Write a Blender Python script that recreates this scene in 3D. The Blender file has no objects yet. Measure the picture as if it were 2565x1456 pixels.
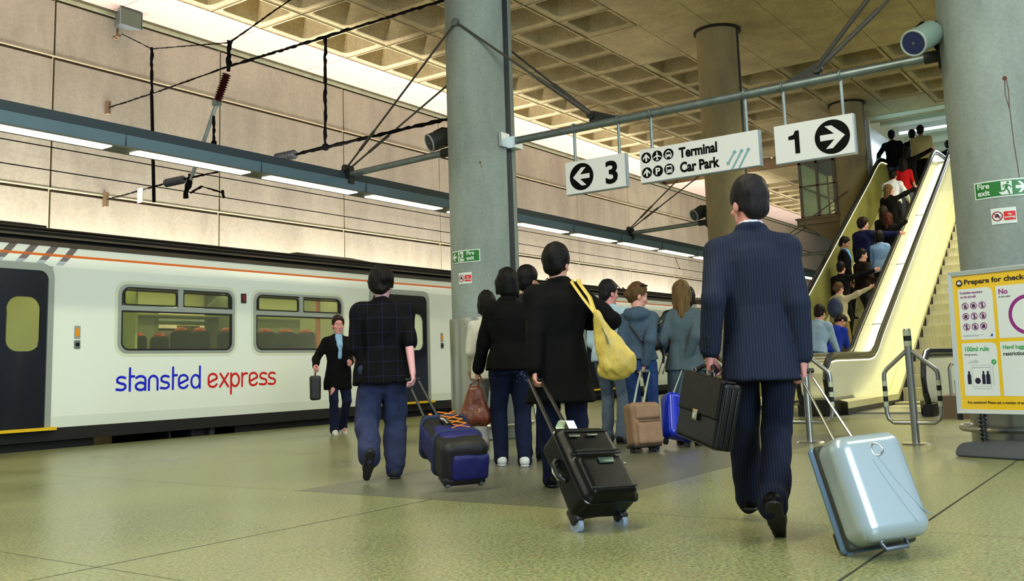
import bpy, bmesh, math, random
import numpy as np
from mathutils import Vector, Matrix, Euler

# ------------------------------------------------------------------ camera, light of the place, exposure
scene = bpy.context.scene
C = scene.collection
PI = math.pi
cam = bpy.data.cameras.new('camera'); cam_ob = bpy.data.objects.new('camera', cam); C.objects.link(cam_ob)
_r = Vector((0.57468392, -0.81771773, -0.03280415)); _u = Vector((-0.08753761, -0.10127622, 0.99099964)); _f = Vector((0.81368026, 0.56663996, 0.12978288))
cam_ob.matrix_world = Matrix(((_r.x, _u.x, -_f.x, 0), (_r.y, _u.y, -_f.y, 0), (_r.z, _u.z, -_f.z, .84), (0, 0, 0, 1)))
cam.sensor_width = 36; cam.lens = 36 * 2382.2 / 2565; cam.shift_y = -112.78 / 2565; cam.clip_end = 300
scene.camera = cam_ob
scene.view_settings.view_transform = 'Standard'; scene.view_settings.look = 'None'
scene.view_settings.gamma = 1; scene.view_settings.use_curve_mapping = False
scene.view_settings.exposure = 0.5
scene.cycles.use_denoising = True
scene.cycles.max_bounces = 7; scene.cycles.diffuse_bounces = 4; scene.cycles.glossy_bounces = 3
scene.cycles.transparent_max_bounces = 12; scene.cycles.sample_clamp_indirect = 6
scene.cycles.caustics_reflective = False; scene.cycles.caustics_refractive = False
world = bpy.data.worlds.new('world'); scene.world = world; world.use_nodes = True
wb = world.node_tree.nodes['Background']; wb.inputs[0].default_value = (.62, .80, .95, 1); wb.inputs[1].default_value = .32

def area(name, loc, size, size_y, energy, color, rot):
    l = bpy.data.lights.new(name, 'AREA'); l.shape = 'RECTANGLE'; l.size = size; l.size_y = size_y
    l.energy = energy; l.color = color
    o = bpy.data.objects.new(name, l); o.location = loc; o.rotation_euler = rot; C.objects.link(o); return o
# daylight from the open end of the station behind and to the right of the viewer
area('daylight_opening', (-1.5, -7.5, 4.6), 8, 5, 1050, (.74, .90, 1.0), (math.radians(66), 0, math.radians(-8)))
# unseen fill lights added over the platform to brighten the floor
area('platform_fill', (1.5, 3.6, 6.9), 9, .5, 470, (1.0, .95, .68), (0, 0, 0))
area('platform_fill', (13.5, -3.0, 6.9), 16, .5, 470, (1.0, .95, .68), (0, 0, 0))

# unseen warm fill added to brighten the far column, steps and riders
area('escalator_fill', (21.5, 2.2, 7.55), 6, .5, 620, (1.0, .90, .58), (math.radians(-18), 0, 0))

# ------------------------------------------------------------------ materials
_M = {}
def lin(c):
    return tuple((x / 12.92 if x <= .04045 else ((x + .055) / 1.055) ** 2.4) for x in c)
def mat(name, col, rough=.6, metal=0., spec=.5, noise=0., nscale=6., stretch=(1, 1, 1), bump=0., bscale=60., alpha=1., emit=None, estr=0., col2=None, coat=0., fine=0., trans=0.):
    if name in _M: return _M[name]
    m = bpy.data.materials.new(name); m.use_nodes = True; nt = m.node_tree; b = nt.nodes['Principled BSDF']
    c = lin(col); b.inputs['Base Color'].default_value = (*c, 1)
    b.inputs['Roughness'].default_value = rough; b.inputs['Metallic'].default_value = metal
    b.inputs['Specular IOR Level'].default_value = spec; b.inputs['Coat Weight'].default_value = coat
    b.inputs['Coat Roughness'].default_value = .08; b.inputs['Alpha'].default_value = alpha
    b.inputs['Transmission Weight'].default_value = trans
    if emit: b.inputs['Emission Color'].default_value = (*lin(emit), 1); b.inputs['Emission Strength'].default_value = estr
    if noise or bump or fine:
        tc = nt.nodes.new('ShaderNodeTexCoord'); mp = nt.nodes.new('ShaderNodeMapping'); mp.inputs['Scale'].default_value = stretch
        nt.links.new(tc.outputs['Object'], mp.inputs[0])
    if noise:
        n = nt.nodes.new('ShaderNodeTexNoise'); n.inputs['Scale'].default_value = nscale; n.inputs['Detail'].default_value = 7; n.inputs['Roughness'].default_value = .62
        nt.links.new(mp.outputs[0], n.inputs[0])
        r = nt.nodes.new('ShaderNodeValToRGB'); r.color_ramp.elements[0].position = .32; r.color_ramp.elements[1].position = .70
        d = lin(col2) if col2 else tuple(x * (1 - noise) for x in c)
        r.color_ramp.elements[0].color = (*d, 1); r.color_ramp.elements[1].color = (*tuple(min(1, x * (1 + noise * .35)) for x in c), 1)
        nt.links.new(n.outputs[0], r.inputs[0]); out = r.outputs[0]
        if fine:
            n2 = nt.nodes.new('ShaderNodeTexNoise'); n2.inputs['Scale'].default_value = nscale * 14; n2.inputs['Detail'].default_value = 4
            nt.links.new(tc.outputs['Object'], n2.inputs[0])
            mx = nt.nodes.new('ShaderNodeMix'); mx.data_type = 'RGBA'; mx.blend_type = 'MULTIPLY'; mx.inputs[0].default_value = fine
            r2 = nt.nodes.new('ShaderNodeValToRGB'); r2.color_ramp.elements[0].position = .38; r2.color_ramp.elements[1].position = .62
            r2.color_ramp.elements[0].color = (.35, .33, .28, 1)
            nt.links.new(n2.outputs[0], r2.inputs[0]); nt.links.new(out, mx.inputs[6]); nt.links.new(r2.outputs[0], mx.inputs[7]); out = mx.outputs[2]
        nt.links.new(out, b.inputs['Base Color'])
    if bump:
        n = nt.nodes.new('ShaderNodeTexNoise'); n.inputs['Scale'].default_value = bscale; n.inputs['Detail'].default_value = 4
        nt.links.new(mp.outputs[0], n.inputs[0]); bp = nt.nodes.new('ShaderNodeBump'); bp.inputs['Strength'].default_value = bump; bp.inputs['Distance'].default_value = .02
        nt.links.new(n.outputs[0], bp.inputs['Height']); nt.links.new(bp.outputs[0], b.inputs['Normal'])
    _M[name] = m; return m
def glass(name, col, opac, rough=.03, spec=.5):
    if name in _M: return _M[name]
    m = bpy.data.materials.new(name); m.use_nodes = True; nt = m.node_tree; nt.nodes.clear()
    o = nt.nodes.new('ShaderNodeOutputMaterial'); t = nt.nodes.new('ShaderNodeBsdfTransparent'); t.inputs[0].default_value = (*lin(col), 1)
    p = nt.nodes.new('ShaderNodeBsdfPrincipled'); p.inputs['Base Color'].default_value = (*lin(col), 1); p.inputs['Roughness'].default_value = rough; p.inputs['Specular IOR Level'].default_value = spec
    fr = nt.nodes.new('ShaderNodeFresnel'); fr.inputs[0].default_value = 1.35
    ad = nt.nodes.new('ShaderNodeMath'); ad.operation = 'ADD'; ad.use_clamp = True; ad.inputs[1].default_value = opac
    mx = nt.nodes.new('ShaderNodeMixShader'); nt.links.new(fr.outputs[0], ad.inputs[0]); nt.links.new(ad.outputs[0], mx.inputs[0])
    nt.links.new(t.outputs[0], mx.inputs[1]); nt.links.new(p.outputs[0], mx.inputs[2]); nt.links.new(mx.outputs[0], o.inputs[0])
    _M[name] = m; return m
def emis(name, col, s):
    return mat(name, (.9, .9, .9), .5, emit=col, estr=s)

# ------------------------------------------------------------------ mesh building
def V(*a): return Vector(a)
def basis(d):
    d = Vector(d).normalized(); a = Vector((0, 0, 1)) if abs(d.z) < .95 else Vector((1, 0, 0))
    x = a.cross(d).normalized(); y = d.cross(x); return x, y, d
class MB:
    def __init__(s): s.v = []; s.f = []; s.m = []; s.cur = 0
    def add(s, vs, fs):
        o = len(s.v); s.v += [tuple(p) for p in vs]; s.f += [tuple(i + o for i in f) for f in fs]; s.m += [s.cur] * len(fs); return s
    def box(s, x0, x1, y0, y1, z0, z1):
        return s.add([(x, y, z) for x in (x0, x1) for y in (y0, y1) for z in (z0, z1)], [(0, 1, 3, 2), (4, 6, 7, 5), (0, 4, 5, 1), (2, 3, 7, 6), (0, 2, 6, 4), (1, 5, 7, 3)])
    def cyl(s, p0, p1, r0, r1=None, n=16, cap=True):
        r1 = r0 if r1 is None else r1; p0 = Vector(p0); p1 = Vector(p1); x, y, d = basis(p1 - p0)
        vs = [p + (x * math.cos(2 * PI * i / n) + y * math.sin(2 * PI * i / n)) * r for p, r in ((p0, r0), (p1, r1)) for i in range(n)]
        fs = [(i, (i + 1) % n, n + (i + 1) % n, n + i) for i in range(n)]
        if cap: fs += [tuple(range(n - 1, -1, -1)), tuple(range(n, 2 * n))]
        return s.add(vs, fs)
    def tube(s, pts, r, n=10, closed=False, flat=1., up=None):
        pts = [Vector(p) for p in pts]; N = len(pts); vs = []; fs = []; px = None
        for i, p in enumerate(pts):
            a = pts[(i - 1) % N] if (closed or i > 0) else p; b = pts[(i + 1) % N] if (closed or i < N - 1) else p
            d = (b - a).normalized()
            if up is not None: x = Vector(up).cross(d).normalized(); y = d.cross(x)
            elif px is None: x, y, _ = basis(d)
            else: x = (px - d * px.dot(d)).normalized(); y = d.cross(x)
            px = x; rr = r[i] if isinstance(r, (list, tuple)) else r
            vs += [p + x * math.cos(2 * PI * k / n) * rr + y * math.sin(2 * PI * k / n) * rr * flat for k in range(n)]
        for i in range(N if closed else N - 1):
            j = (i + 1) % N
            fs += [(i * n + k, i * n + (k + 1) % n, j * n + (k + 1) % n, j * n + k) for k in range(n)]
        if not closed: fs += [tuple(range(n - 1, -1, -1)), tuple((N - 1) * n + k for k in range(n))]
        return s.add(vs, fs)
    def lathe(s, prof, c=(0, 0, 0), n=32, a0=0, a1=2 * PI):
        full = abs(a1 - a0 - 2 * PI) < 1e-6; na = n if full else n + 1; vs = []; fs = []
        for r, z in prof:
            vs += [(c[0] + r * math.cos(a0 + (a1 - a0) * i / n), c[1] + r * math.sin(a0 + (a1 - a0) * i / n), c[2] + z) for i in range(na)]
        for j in range(len(prof) - 1):
            for i in range(n): fs.append((j * na + i, j * na + (i + 1) % na, (j + 1) * na + (i + 1) % na, (j + 1) * na + i))
        return s.add(vs, fs)
    def prism(s, poly, fn, t0, t1):          # poly of (u,v), fn(u,v,t)->xyz
        n = len(poly); vs = [fn(u, v, t0) for u, v in poly] + [fn(u, v, t1) for u, v in poly]
        fs = [(i, (i + 1) % n, n + (i + 1) % n, n + i) for i in range(n)]
        bm = bmesh.new(); bv = [bm.verts.new((u, v, 0)) for u, v in poly]
        for i, b in enumerate(bv): b.index = i
        bm.verts.index_update()
        es = [bm.edges.new((bv[i], bv[(i + 1) % n])) for i in range(n)]
        r = bmesh.ops.triangle_fill(bm, edges=es, use_beauty=True)
        tri = [tuple(x.index for x in f.verts) for f in bm.faces]; bm.free()
        fs += [t[::-1] for t in tri] + [tuple(n + i for i in t) for t in tri]
        return s.add(vs, fs)
    def xprism(s, poly, x0, x1): return s.prism(poly, lambda u, v, t: (t, u, v), x0, x1)
    def yprism(s, poly, y0, y1): return s.prism(poly, lambda u, v, t: (u, t, v), y0, y1)
    def zprism(s, poly, z0, z1): return s.prism(poly, lambda u, v, t: (u, v, t), z0, z1)
    def rbox(s, c, size, r, seg=3):
        bm = bmesh.new(); bmesh.ops.create_cube(bm, size=1)
        for v in bm.verts: v.co = Vector((v.co.x * size[0], v.co.y * size[1], v.co.z * size[2])) + Vector(c)
        bmesh.ops.bevel(bm, geom=bm.edges[:], offset=min(r, min(size) * .49), segments=seg, profile=.5, affect='EDGES', clamp_overlap=True)
        bm.verts.index_update(); s.add([v.co[:] for v in bm.verts], [tuple(v.index for v in f.verts) for f in bm.faces]); bm.free(); return s
    def sphere(s, c, r, n=12):
        rx, ry, rz = r if isinstance(r, (tuple, list)) else (r, r, r); vs = [(c[0], c[1], c[2] - rz)]; fs = []; m = n // 2
        for j in range(1, m):
            a = -PI / 2 + PI * j / m
            vs += [(c[0] + rx * math.cos(a) * math.cos(2 * PI * i / n), c[1] + ry * math.cos(a) * math.sin(2 * PI * i / n), c[2] + rz * math.sin(a)) for i in range(n)]
        vs.append((c[0], c[1], c[2] + rz)); L = len(vs) - 1
        for i in range(n): fs.append((0, 1 + (i + 1) % n, 1 + i)); fs.append((L, 1 + (m - 2) * n + i, 1 + (m - 2) * n + (i + 1) % n))
        for j in range(m - 2):
            for i in range(n): fs.append((1 + j * n + i, 1 + j * n + (i + 1) % n, 1 + (j + 1) * n + (i + 1) % n, 1 + (j + 1) * n + i))
        return s.add(vs, fs)
    def build(s, name, m, parent=None, smooth=30, world=True):
        me = bpy.data.meshes.new(name); me.from_pydata(s.v, [], s.f); me.update()
        for mm in (m if isinstance(m, (list, tuple)) else [m]): me.materials.append(mm)
        if isinstance(m, (list, tuple)): me.polygons.foreach_set('material_index', s.m)
        bm = bmesh.new(); bm.from_mesh(me); bmesh.ops.recalc_face_normals(bm, faces=bm.faces[:]); bm.to_mesh(me); bm.free()
        return link(name, me, parent, smooth, world)
def link(name, me, parent=None, smooth=30, world=True):
    if smooth:
        me.polygons.foreach_set('use_smooth', [True] * len(me.polygons)); me.set_sharp_from_angle(angle=math.radians(smooth))
    o = bpy.data.objects.new(name, me); C.objects.link(o)
    if parent is not None:
        o.parent = parent
        if world:
            p = parent; T = Matrix.Identity(4)
            while p is not None: T = p_local(p) if p.parent is None else T; p = p.parent
            o.matrix_parent_inverse = T.inverted() if parent.parent is None else Matrix.Identity(4)
    return o
def p_local(p): return p.matrix_basis.copy()
def tag(o, label, cat, group=None):
    o['label'] = label; o['category'] = cat
    if group: o['group'] = group
    return o
def thing(name, label, cat, loc=(0, 0, 0), group=None):
    o = bpy.data.objects.new(name, None); o.empty_display_size = .1; o.location = loc; C.objects.link(o); return tag(o, label, cat, group)
def struct(o): o['kind'] = 'structure'; return o
def arc(cx, cy, r, a0, a1, n=10, ry=None):
    ry = r if ry is None else ry
    return [(cx + r * math.cos(math.radians(a0 + (a1 - a0) * i / n)), cy + ry * math.sin(math.radians(a0 + (a1 - a0) * i / n))) for i in range(n + 1)]
def rrect(u0, u1, v0, v1, r, n=6):
    return arc(u1 - r, v0 + r, r, -90, 0, n) + arc(u1 - r, v1 - r, r, 0, 90, n) + arc(u0 + r, v1 - r, r, 90, 180, n) + arc(u0 + r, v0 + r, r, 180, 270, n)
def ring_plate(mb, outer, inner, fn, t0, t1):      # frame between two loops of equal length
    n = len(outer); vs = [fn(u, v, t) for t in (t0, t1) for L in (outer, inner) for u, v in L]; fs = []
    for i in range(n):
        j = (i + 1) % n
        fs += [(i, j, n + j, n + i), (2 * n + i, 3 * n + i, 3 * n + j, 2 * n + j), (i, 2 * n + i, 2 * n + j, j), (n + i, n + j, 3 * n + j, 3 * n + i)]
    mb.add(vs, fs)
# flat lettering: a font curve turned into a mesh, mapped through fn(u,v,t)
def text_polys(txt, size, bold=0., align='LEFT', space=1.):
    cu = bpy.data.curves.new('t', 'FONT'); cu.body = txt; cu.size = size; cu.offset = bold; cu.align_x = align; cu.resolution_u = 3; cu.space_character = space
    o = bpy.data.objects.new('t', cu); C.objects.link(o); dg = bpy.context.evaluated_depsgraph_get(); dg.update()
    me = bpy.data.meshes.new_from_object(o.evaluated_get(dg)); vs = [v.co[:2] for v in me.vertices]; fs = [tuple(p.vertices) for p in me.polygons]
    bpy.data.objects.remove(o); bpy.data.curves.remove(cu); bpy.data.meshes.remove(me); return vs, fs
def put_text(mb, txt, fn, u, v, size, t=.004, bold=0., sx=1., align='LEFT', width=None):
    vs, fs = text_polys(txt, size, bold, align)
    if width: sx = width / max(1e-6, (max(p[0] for p in vs) - min(p[0] for p in vs)))
    mb.add([fn(u + a * sx, v + b, t) for a, b in vs], fs); return mb
def flatpoly(mb, poly, fn, t):
    if len(poly) > 4 or True:
        bm = bmesh.new(); bv = [bm.verts.new((u, v, 0)) for u, v in poly]; bm.verts.index_update(); n = len(poly)
        es = [bm.edges.new((bv[i], bv[(i + 1) % n])) for i in range(n)]; bmesh.ops.triangle_fill(bm, edges=es, use_beauty=True)
        tri = [tuple(x.index for x in f.verts) for f in bm.faces]; bm.free()
        mb.add([fn(u, v, t) for u, v in poly], tri)
    return mb
def stroke(mb, pts, w, fn, t, closed=False):       # ribbon with round joints
    P = [Vector((p[0], p[1])) for p in pts]; N = len(P)
    L = []; R = []
    for i in range(N):
        a = P[(i - 1) % N] if closed or i > 0 else P[i]; b = P[(i + 1) % N] if closed or i < N - 1 else P[i]
        d = (b - a).normalized(); nn = Vector((-d.y, d.x)); L.append(P[i] + nn * w / 2); R.append(P[i] - nn * w / 2)
    vs = [fn(p.x, p.y, t) for p in L] + [fn(p.x, p.y, t) for p in R]
    mb.add(vs, [(i, (i + 1) % N, N + (i + 1) % N, N + i) for i in range(N if closed else N - 1)]); return mb
def ringpoly(mb, cx, cy, r0, r1, fn, t, n=28, ky=1.):
    vs = [fn(cx + r * math.cos(2 * PI * i / n), cy + ky * r * math.sin(2 * PI * i / n), t) for r in (r0, r1) for i in range(n)]
    mb.add(vs, [(i, (i + 1) % n, n + (i + 1) % n, n + i) for i in range(n)]); return mb
def disc(mb, cx, cy, r, fn, t, n=28, ky=1.): return flatpoly(mb, [(cx + r * math.cos(2 * PI * i / n), cy + ky * r * math.sin(2 * PI * i / n)) for i in range(n)], fn, t)

# shared materials
m_steel = mat('brushed_steel', (.72, .72, .70), .28, 1.)
m_galv = mat('galvanised_steel', (.52, .57, .58), .45, .8, noise=.25, nscale=9)
m_dksteel = mat('dirty_dark_steel', (.20, .20, .19), .55, .5, noise=.3, nscale=12)
m_black = mat('black_rubber', (.055, .055, .065), .45)
m_blackgloss = mat('black_gloss', (.03, .03, .05), .2)
m_white = mat('white_sign_face', (.87, .87, .87), .4)
m_signblack = mat('sign_black', (.012, .012, .012), .6, spec=.1)
m_soot = mat('sooty_wire', (.03, .028, .03), .9, spec=.1)
# ------------------------------------------------------------------ the setting
GX, GY, CZ = 12.292, 14.552, 7.816        # ceiling grid origin (col 0, row 0), ceiling height; cells of 1.2 m
CELL = 1.2
COLS = [(9.808, 7.265), (18.496, 7.41), (26.3, 6.93), (9.808, 1.2126), (36.0, 7.3), (18.496, 1.25)]
CR = .4403
m_ceil = mat('ceiling_concrete', (.69, .63, .475), .85, noise=.30, nscale=1.3, fine=.25, bump=.15, bscale=30)
m_joint = mat('ceiling_joint', (.13, .11, .08), .9)
m_wall = mat('wall_concrete', (.69, .66, .595), .8, noise=.22, nscale=1.6, stretch=(1, 1, .3), fine=.16, bump=.12, bscale=25)
m_groove = mat('wall_groove', (.24, .19, .12), .9)
m_lip = mat('wall_lip', (.80, .76, .62), .7)
m_trim = mat('wall_trim_green', (.40, .40, .30), .7, noise=.3, nscale=5)
m_col = mat('column_concrete', (.58, .625, .605), .75, noise=.30, nscale=2.2, stretch=(1, 1, .35), fine=.16, bump=.06, bscale=40)
m_slot = mat('column_slot', (.10, .14, .18), .6)

def floor_mat(name, c1, c2, rough):
    m = bpy.data.materials.new(name); m.use_nodes = True; nt = m.node_tree; b = nt.nodes['Principled BSDF']
    tc = nt.nodes.new('ShaderNodeTexCoord')
    n = nt.nodes.new('ShaderNodeTexNoise'); n.inputs['Scale'].default_value = 55; n.inputs['Detail'].default_value = 3; n.inputs['Roughness'].default_value = .7
    v = nt.nodes.new('ShaderNodeTexVoronoi'); v.inputs['Scale'].default_value = 120
    n2 = nt.nodes.new('ShaderNodeTexNoise'); n2.inputs['Scale'].default_value = .7; n2.inputs['Detail'].default_value = 5
    for q in (n, v, n2): nt.links.new(tc.outputs['Object'], q.inputs['Vector'])
    r = nt.nodes.new('ShaderNodeValToRGB'); e = r.color_ramp.elements; e[0].position = .36; e[1].position = .64
    e[0].color = (*lin(c2), 1); e[1].color = (*lin(c1), 1); nt.links.new(n.outputs[0], r.inputs[0])
    r2 = nt.nodes.new('ShaderNodeValToRGB'); r2.color_ramp.elements[0].position = .3; r2.color_ramp.elements[1].position = .75; r2.color_ramp.elements[0].color = (.74, .74, .74, 1)
    nt.links.new(n2.outputs[0], r2.inputs[0])
    mx = nt.nodes.new('ShaderNodeMix'); mx.data_type = 'RGBA'; mx.blend_type = 'MULTIPLY'; mx.inputs[0].default_value = 1
    nt.links.new(r.outputs[0], mx.inputs[6]); nt.links.new(r2.outputs[0], mx.inputs[7])
    mx2 = nt.nodes.new('ShaderNodeMix'); mx2.data_type = 'RGBA'; mx2.blend_type = 'MULTIPLY'; mx2.inputs[0].default_value = .25
    nt.links.new(mx.outputs[2], mx2.inputs[6]); nt.links.new(v.outputs['Color'], mx2.inputs[7]); nt.links.new(mx2.outputs[2], b.inputs['Base Color'])
    mr = nt.nodes.new('ShaderNodeMapRange'); mr.inputs[3].default_value = rough - .07; mr.inputs[4].default_value = rough + .12
    nt.links.new(n2.outputs[0], mr.inputs[0]); nt.links.new(mr.outputs[0], b.inputs['Roughness']); b.inputs['Specular IOR Level'].default_value = .55
    return m
m_floor = floor_mat('terrazzo_olive', (.68, .695, .50), (.42, .43, .28), .27)
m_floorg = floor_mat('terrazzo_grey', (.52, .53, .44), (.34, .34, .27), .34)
m_floors = mat('landing_stone', (.52, .53, .46), .35, noise=.2, nscale=3)
m_jointf = mat('floor_joint', (.16, .15, .11), .8)

def rect(mb, x0, x1, y0, y1, z): mb.add([(x0, y0, z), (x1, y0, z), (x1, y1, z), (x0, y1, z)], [(0, 1, 2, 3)])
PE = 12.42
mb = MB()
mb.cur = 0
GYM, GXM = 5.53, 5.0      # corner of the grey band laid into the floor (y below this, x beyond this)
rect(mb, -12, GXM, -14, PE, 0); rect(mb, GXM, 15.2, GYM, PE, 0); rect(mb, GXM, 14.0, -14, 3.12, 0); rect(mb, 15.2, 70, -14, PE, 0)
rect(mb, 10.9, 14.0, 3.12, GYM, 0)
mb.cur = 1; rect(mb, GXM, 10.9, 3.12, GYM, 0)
mb.cur = 2; rect(mb, 14.0, 15.2, -14, GYM, 0)
mb.cur = 0; mb.add([(-12, PE, 0), (70, PE, 0), (70, PE, -1.0), (-12, PE, -1.0)], [(0, 1, 2, 3)])
mb.cur = 3
def fl_line(x0, y0, x1, y1, w=.006):
    d = Vector((x1 - x0, y1 - y0)).normalized(); n = Vector((-d.y, d.x)) * w / 2
    mb.add([(x0 + n.x, y0 + n.y, .0012), (x1 + n.x, y1 + n.y, .0012), (x1 - n.x, y1 - n.y, .0012), (x0 - n.x, y0 - n.y, .0012)], [(0, 1, 2, 3)])
fl_line(-3, 1.165, 14, 1.165, .012); fl_line(-3, 4.205, 5, 4.205, .006)
for x in (11.6, 12.6, 13.9): fl_line(x, -3, x, 4, .006)
for x in (2.6, 5.0, 7.4): fl_line(x, -3, x, 12.4, .003)
for y in (8.0,): fl_line(-5, y, 40, y, .003)
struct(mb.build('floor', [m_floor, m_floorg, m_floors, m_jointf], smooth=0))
mb = MB(); rect(mb, -12, 70, PE - .3, 16.2, -1.0)
o = struct(mb.build('floor_trackbed', mat('ballast', (.22, .20, .17), .95, noise=.5, nscale=30, bump=.6, bscale=60), smooth=0))
for y in (13.18, 14.62):
    mb = MB(); mb.xprism([(y - .035, -1), (y + .035, -1), (y + .035, -.86), (y - .035, -.86)], -12, 70)
    tag(mb.build('rail', m_dksteel, smooth=0), 'steel running rail under the train on its ' + ('platform side' if y < 14 else 'wall side'), 'rail')
# platform edge coping
mb = MB(); mb.xprism([(PE - .02, .0), (PE + .03, -.005), (PE + .03, -.09), (PE - .02, -.09)], -12, 70)
struct(mb.build('trim_1', mat('coping_edge', (.66, .65, .50), .6, noise=.2, nscale=4), smooth=0))

# track-side wall of big concrete panels
WY = 15.96
mb = MB()
xs = [8.82 + 3.59 * k for k in range(-5, 16)]; zs = [-1.0, 1.84, 4.24, 6.64, 7.72]
for i in range(len(xs) - 1):
    for j in range(len(zs) - 1):
        mb.cur = 0; x0, x1, z0, z1 = xs[i] + .025, xs[i + 1] - .025, zs[j] + (.035 if j else 0), zs[j + 1] - .04
        mb.box(x0, x1, WY, WY + .08, z0, z1)
mb.cur = 1; mb.box(xs[0], xs[-1], WY + .03, WY + .2, -1, 8)
mb.cur = 2
for z in zs[1:-1]: mb.box(xs[0], xs[-1], WY - .006, WY + .05, z + .012, z + .034)
for x in xs: mb.box(x - .024, x - .016, WY - .002, WY + .05, -1, 7.7)
struct(mb.build('wall_left', [m_wall, m_groove, m_lip], smooth=0))
mb = MB(); mb.xprism([(WY + .04, 7.72), (WY - .06, 7.72), (WY - .09, 7.76), (WY - .09, CZ), (WY + .04, CZ)], xs[0], xs[-1])
struct(mb.build('trim_2', m_trim, smooth=0))

# waffle ceiling
def is_coffer(c, r):
    if r < 0 or r > 11: return False
    if 15 <= c < 20: return False
    if c >= 20: return r < 3 if c < 30 else False
    if r <= 3: return True
    if r == 4: return not (4 <= c < 6 or -4 <= c < -1 or 12 <= c)
    if c < -1: return -7 <= c < -4
    if r in (5, 6): return 8 <= c < 11
    if r == 7: return 8 <= c < 12
    return 8 <= c < 13
mb = MB(); c0, c1 = -12, 40
def gx(c): return GX + CELL * c
def gy(r): return GY - CELL * r
def ring(cx, cy, hw, r, z, n=3):
    return [(x + cx, y + cy, z) for x, y in rrect(-hw, hw, -hw, hw, r, n)]
def coffer(c, r):
    cx, cy = gx(c + .5), gy(r + .5); h = .6
    prof = [(h - .012, .004, CZ + .05, 1), (h - .012, .004, CZ, 0), (.555, .06, CZ, 0), (.54, .07, CZ + .03, 0), (.50, .10, CZ + .032, 0), (.455, .11, CZ + .14, 0), (.36, .13, CZ + .70, 0), (.30, .13, CZ + .86, 0)]
    prof = [(h - .022, .004, CZ + .06), (h - .022, .004, CZ), (.575, .03, CZ), (.565, .04, CZ + .022), (.50, .09, CZ + .024), (.478, .11, CZ + .05), (.455, .115, CZ + .30), (.385, .13, CZ + .95), (.30, .12, CZ + 1.12)]
    L = [ring(cx, cy, *p) for p in prof]; n = len(L[0]); vs = [p for q in L for p in q]; fs = []
    for k in range(len(L) - 1): fs += [(k * n + i, k * n + (i + 1) % n, (k + 1) * n + (i + 1) % n, (k + 1) * n + i) for i in range(n)]
    fs.append(tuple((len(L) - 1) * n + i for i in range(n))); mb.cur = 0; mb.add(vs, fs)
done = set()
for r in range(-1, 14):
    for c in range(c0, c1):
        if is_coffer(c, r): coffer(c, r); done.add((c, r))
def flat(x0, x1, y0, y1): mb.cur = 2 if y1 > GY else 0; mb.box(x0 + .006, x1 - .006, y0 + .006, y1 - .006, CZ, CZ + .05)
SLOT = (31.6, 33.45)
for r in range(-1, 14):
    c = c0
    while c < c1:
        if (c, r) in done: c += 1; continue
        e = c
        while e < c1 and (e, r) not in done and e < c + (2 - (c % 2)): e += 1
        x0, x1 = gx(c), gx(e); y1, y0 = gy(r), gy(r + 1)
        if r == -1: y1 = WY + .05
        c = e
        if r >= 4 and x0 > 28.1: continue          # the hall beyond the escalators has its own ceiling
        if x1 > SLOT[0] and x0 < SLOT[1] and r <= 3:
            if x0 < SLOT[0]: flat(x0, SLOT[0], y0, y1)
            if x1 > SLOT[1]: flat(SLOT[1], x1, y0, y1)
            continue
        flat(x0, x1, y0, y1)
mb.cur = 1; mb.box(gx(c0), gx(c1), gy(14), WY, CZ + 1.2, CZ + 1.25)
# backing behind the joints
for r in range(-1, 14):
    for c in range(c0, c1):
        if (c, r) not in done and not (r >= 4 and gx(c) > 28.1) and not (SLOT[0] - 1 < gx(c) < SLOT[1] and r <= 3): rect(mb, gx(c), gx(c + 1), gy(r + 1), gy(r) if r >= 0 else WY, CZ + .045)
struct(mb.build('ceiling', [m_ceil, m_joint, mat('soffit_plaster', (.64, .565, .52), .8, noise=.08, nscale=2)], smooth=25))
# lit slot across the ceiling far along the platform
mb = MB(); mb.box(SLOT[0], SLOT[1], 9.5, WY, CZ + .5, CZ + .55); mb.box(SLOT[0] - .05, SLOT[0], 9.5, WY, CZ, CZ + .5); mb.box(SLOT[1], SLOT[1] + .05, 9.5, WY, CZ, CZ + .5)
struct(mb.build('trim_3', mat('slot_timber', (.33, .24, .12), .7, noise=.5, nscale=4, stretch=(1, 4, 1)), smooth=0))
m_tube = emis('lamp_tube', (1, .97, .85), 6)
for k, y in enumerate((9.8, 10.6, 11.4, 12.2, 13.0, 13.8, 14.6)):
    t = thing('slot_lamp', 'pair of bright tubes recessed in the far ceiling slot, ' + ['nearest the glazed cabin', 'second from the glazed cabin', 'third from the glazed cabin', 'fourth from the glazed cabin', 'fifth from the glazed cabin', 'sixth from the glazed cabin', 'nearest the track wall'][k], 'lamp', (32.5, y, CZ + .4), 'lamps in the ceiling slot')
    for d in (-.12, .12):
        MB().cyl((31.9, y + d, CZ + .36), (33.2, y + d, CZ + .36), .03).build('tube', m_tube, t)
    MB().box(31.85, 33.25, y - .2, y + .2, CZ + .40, CZ + .5).build('housing', m_white, t)

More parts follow.
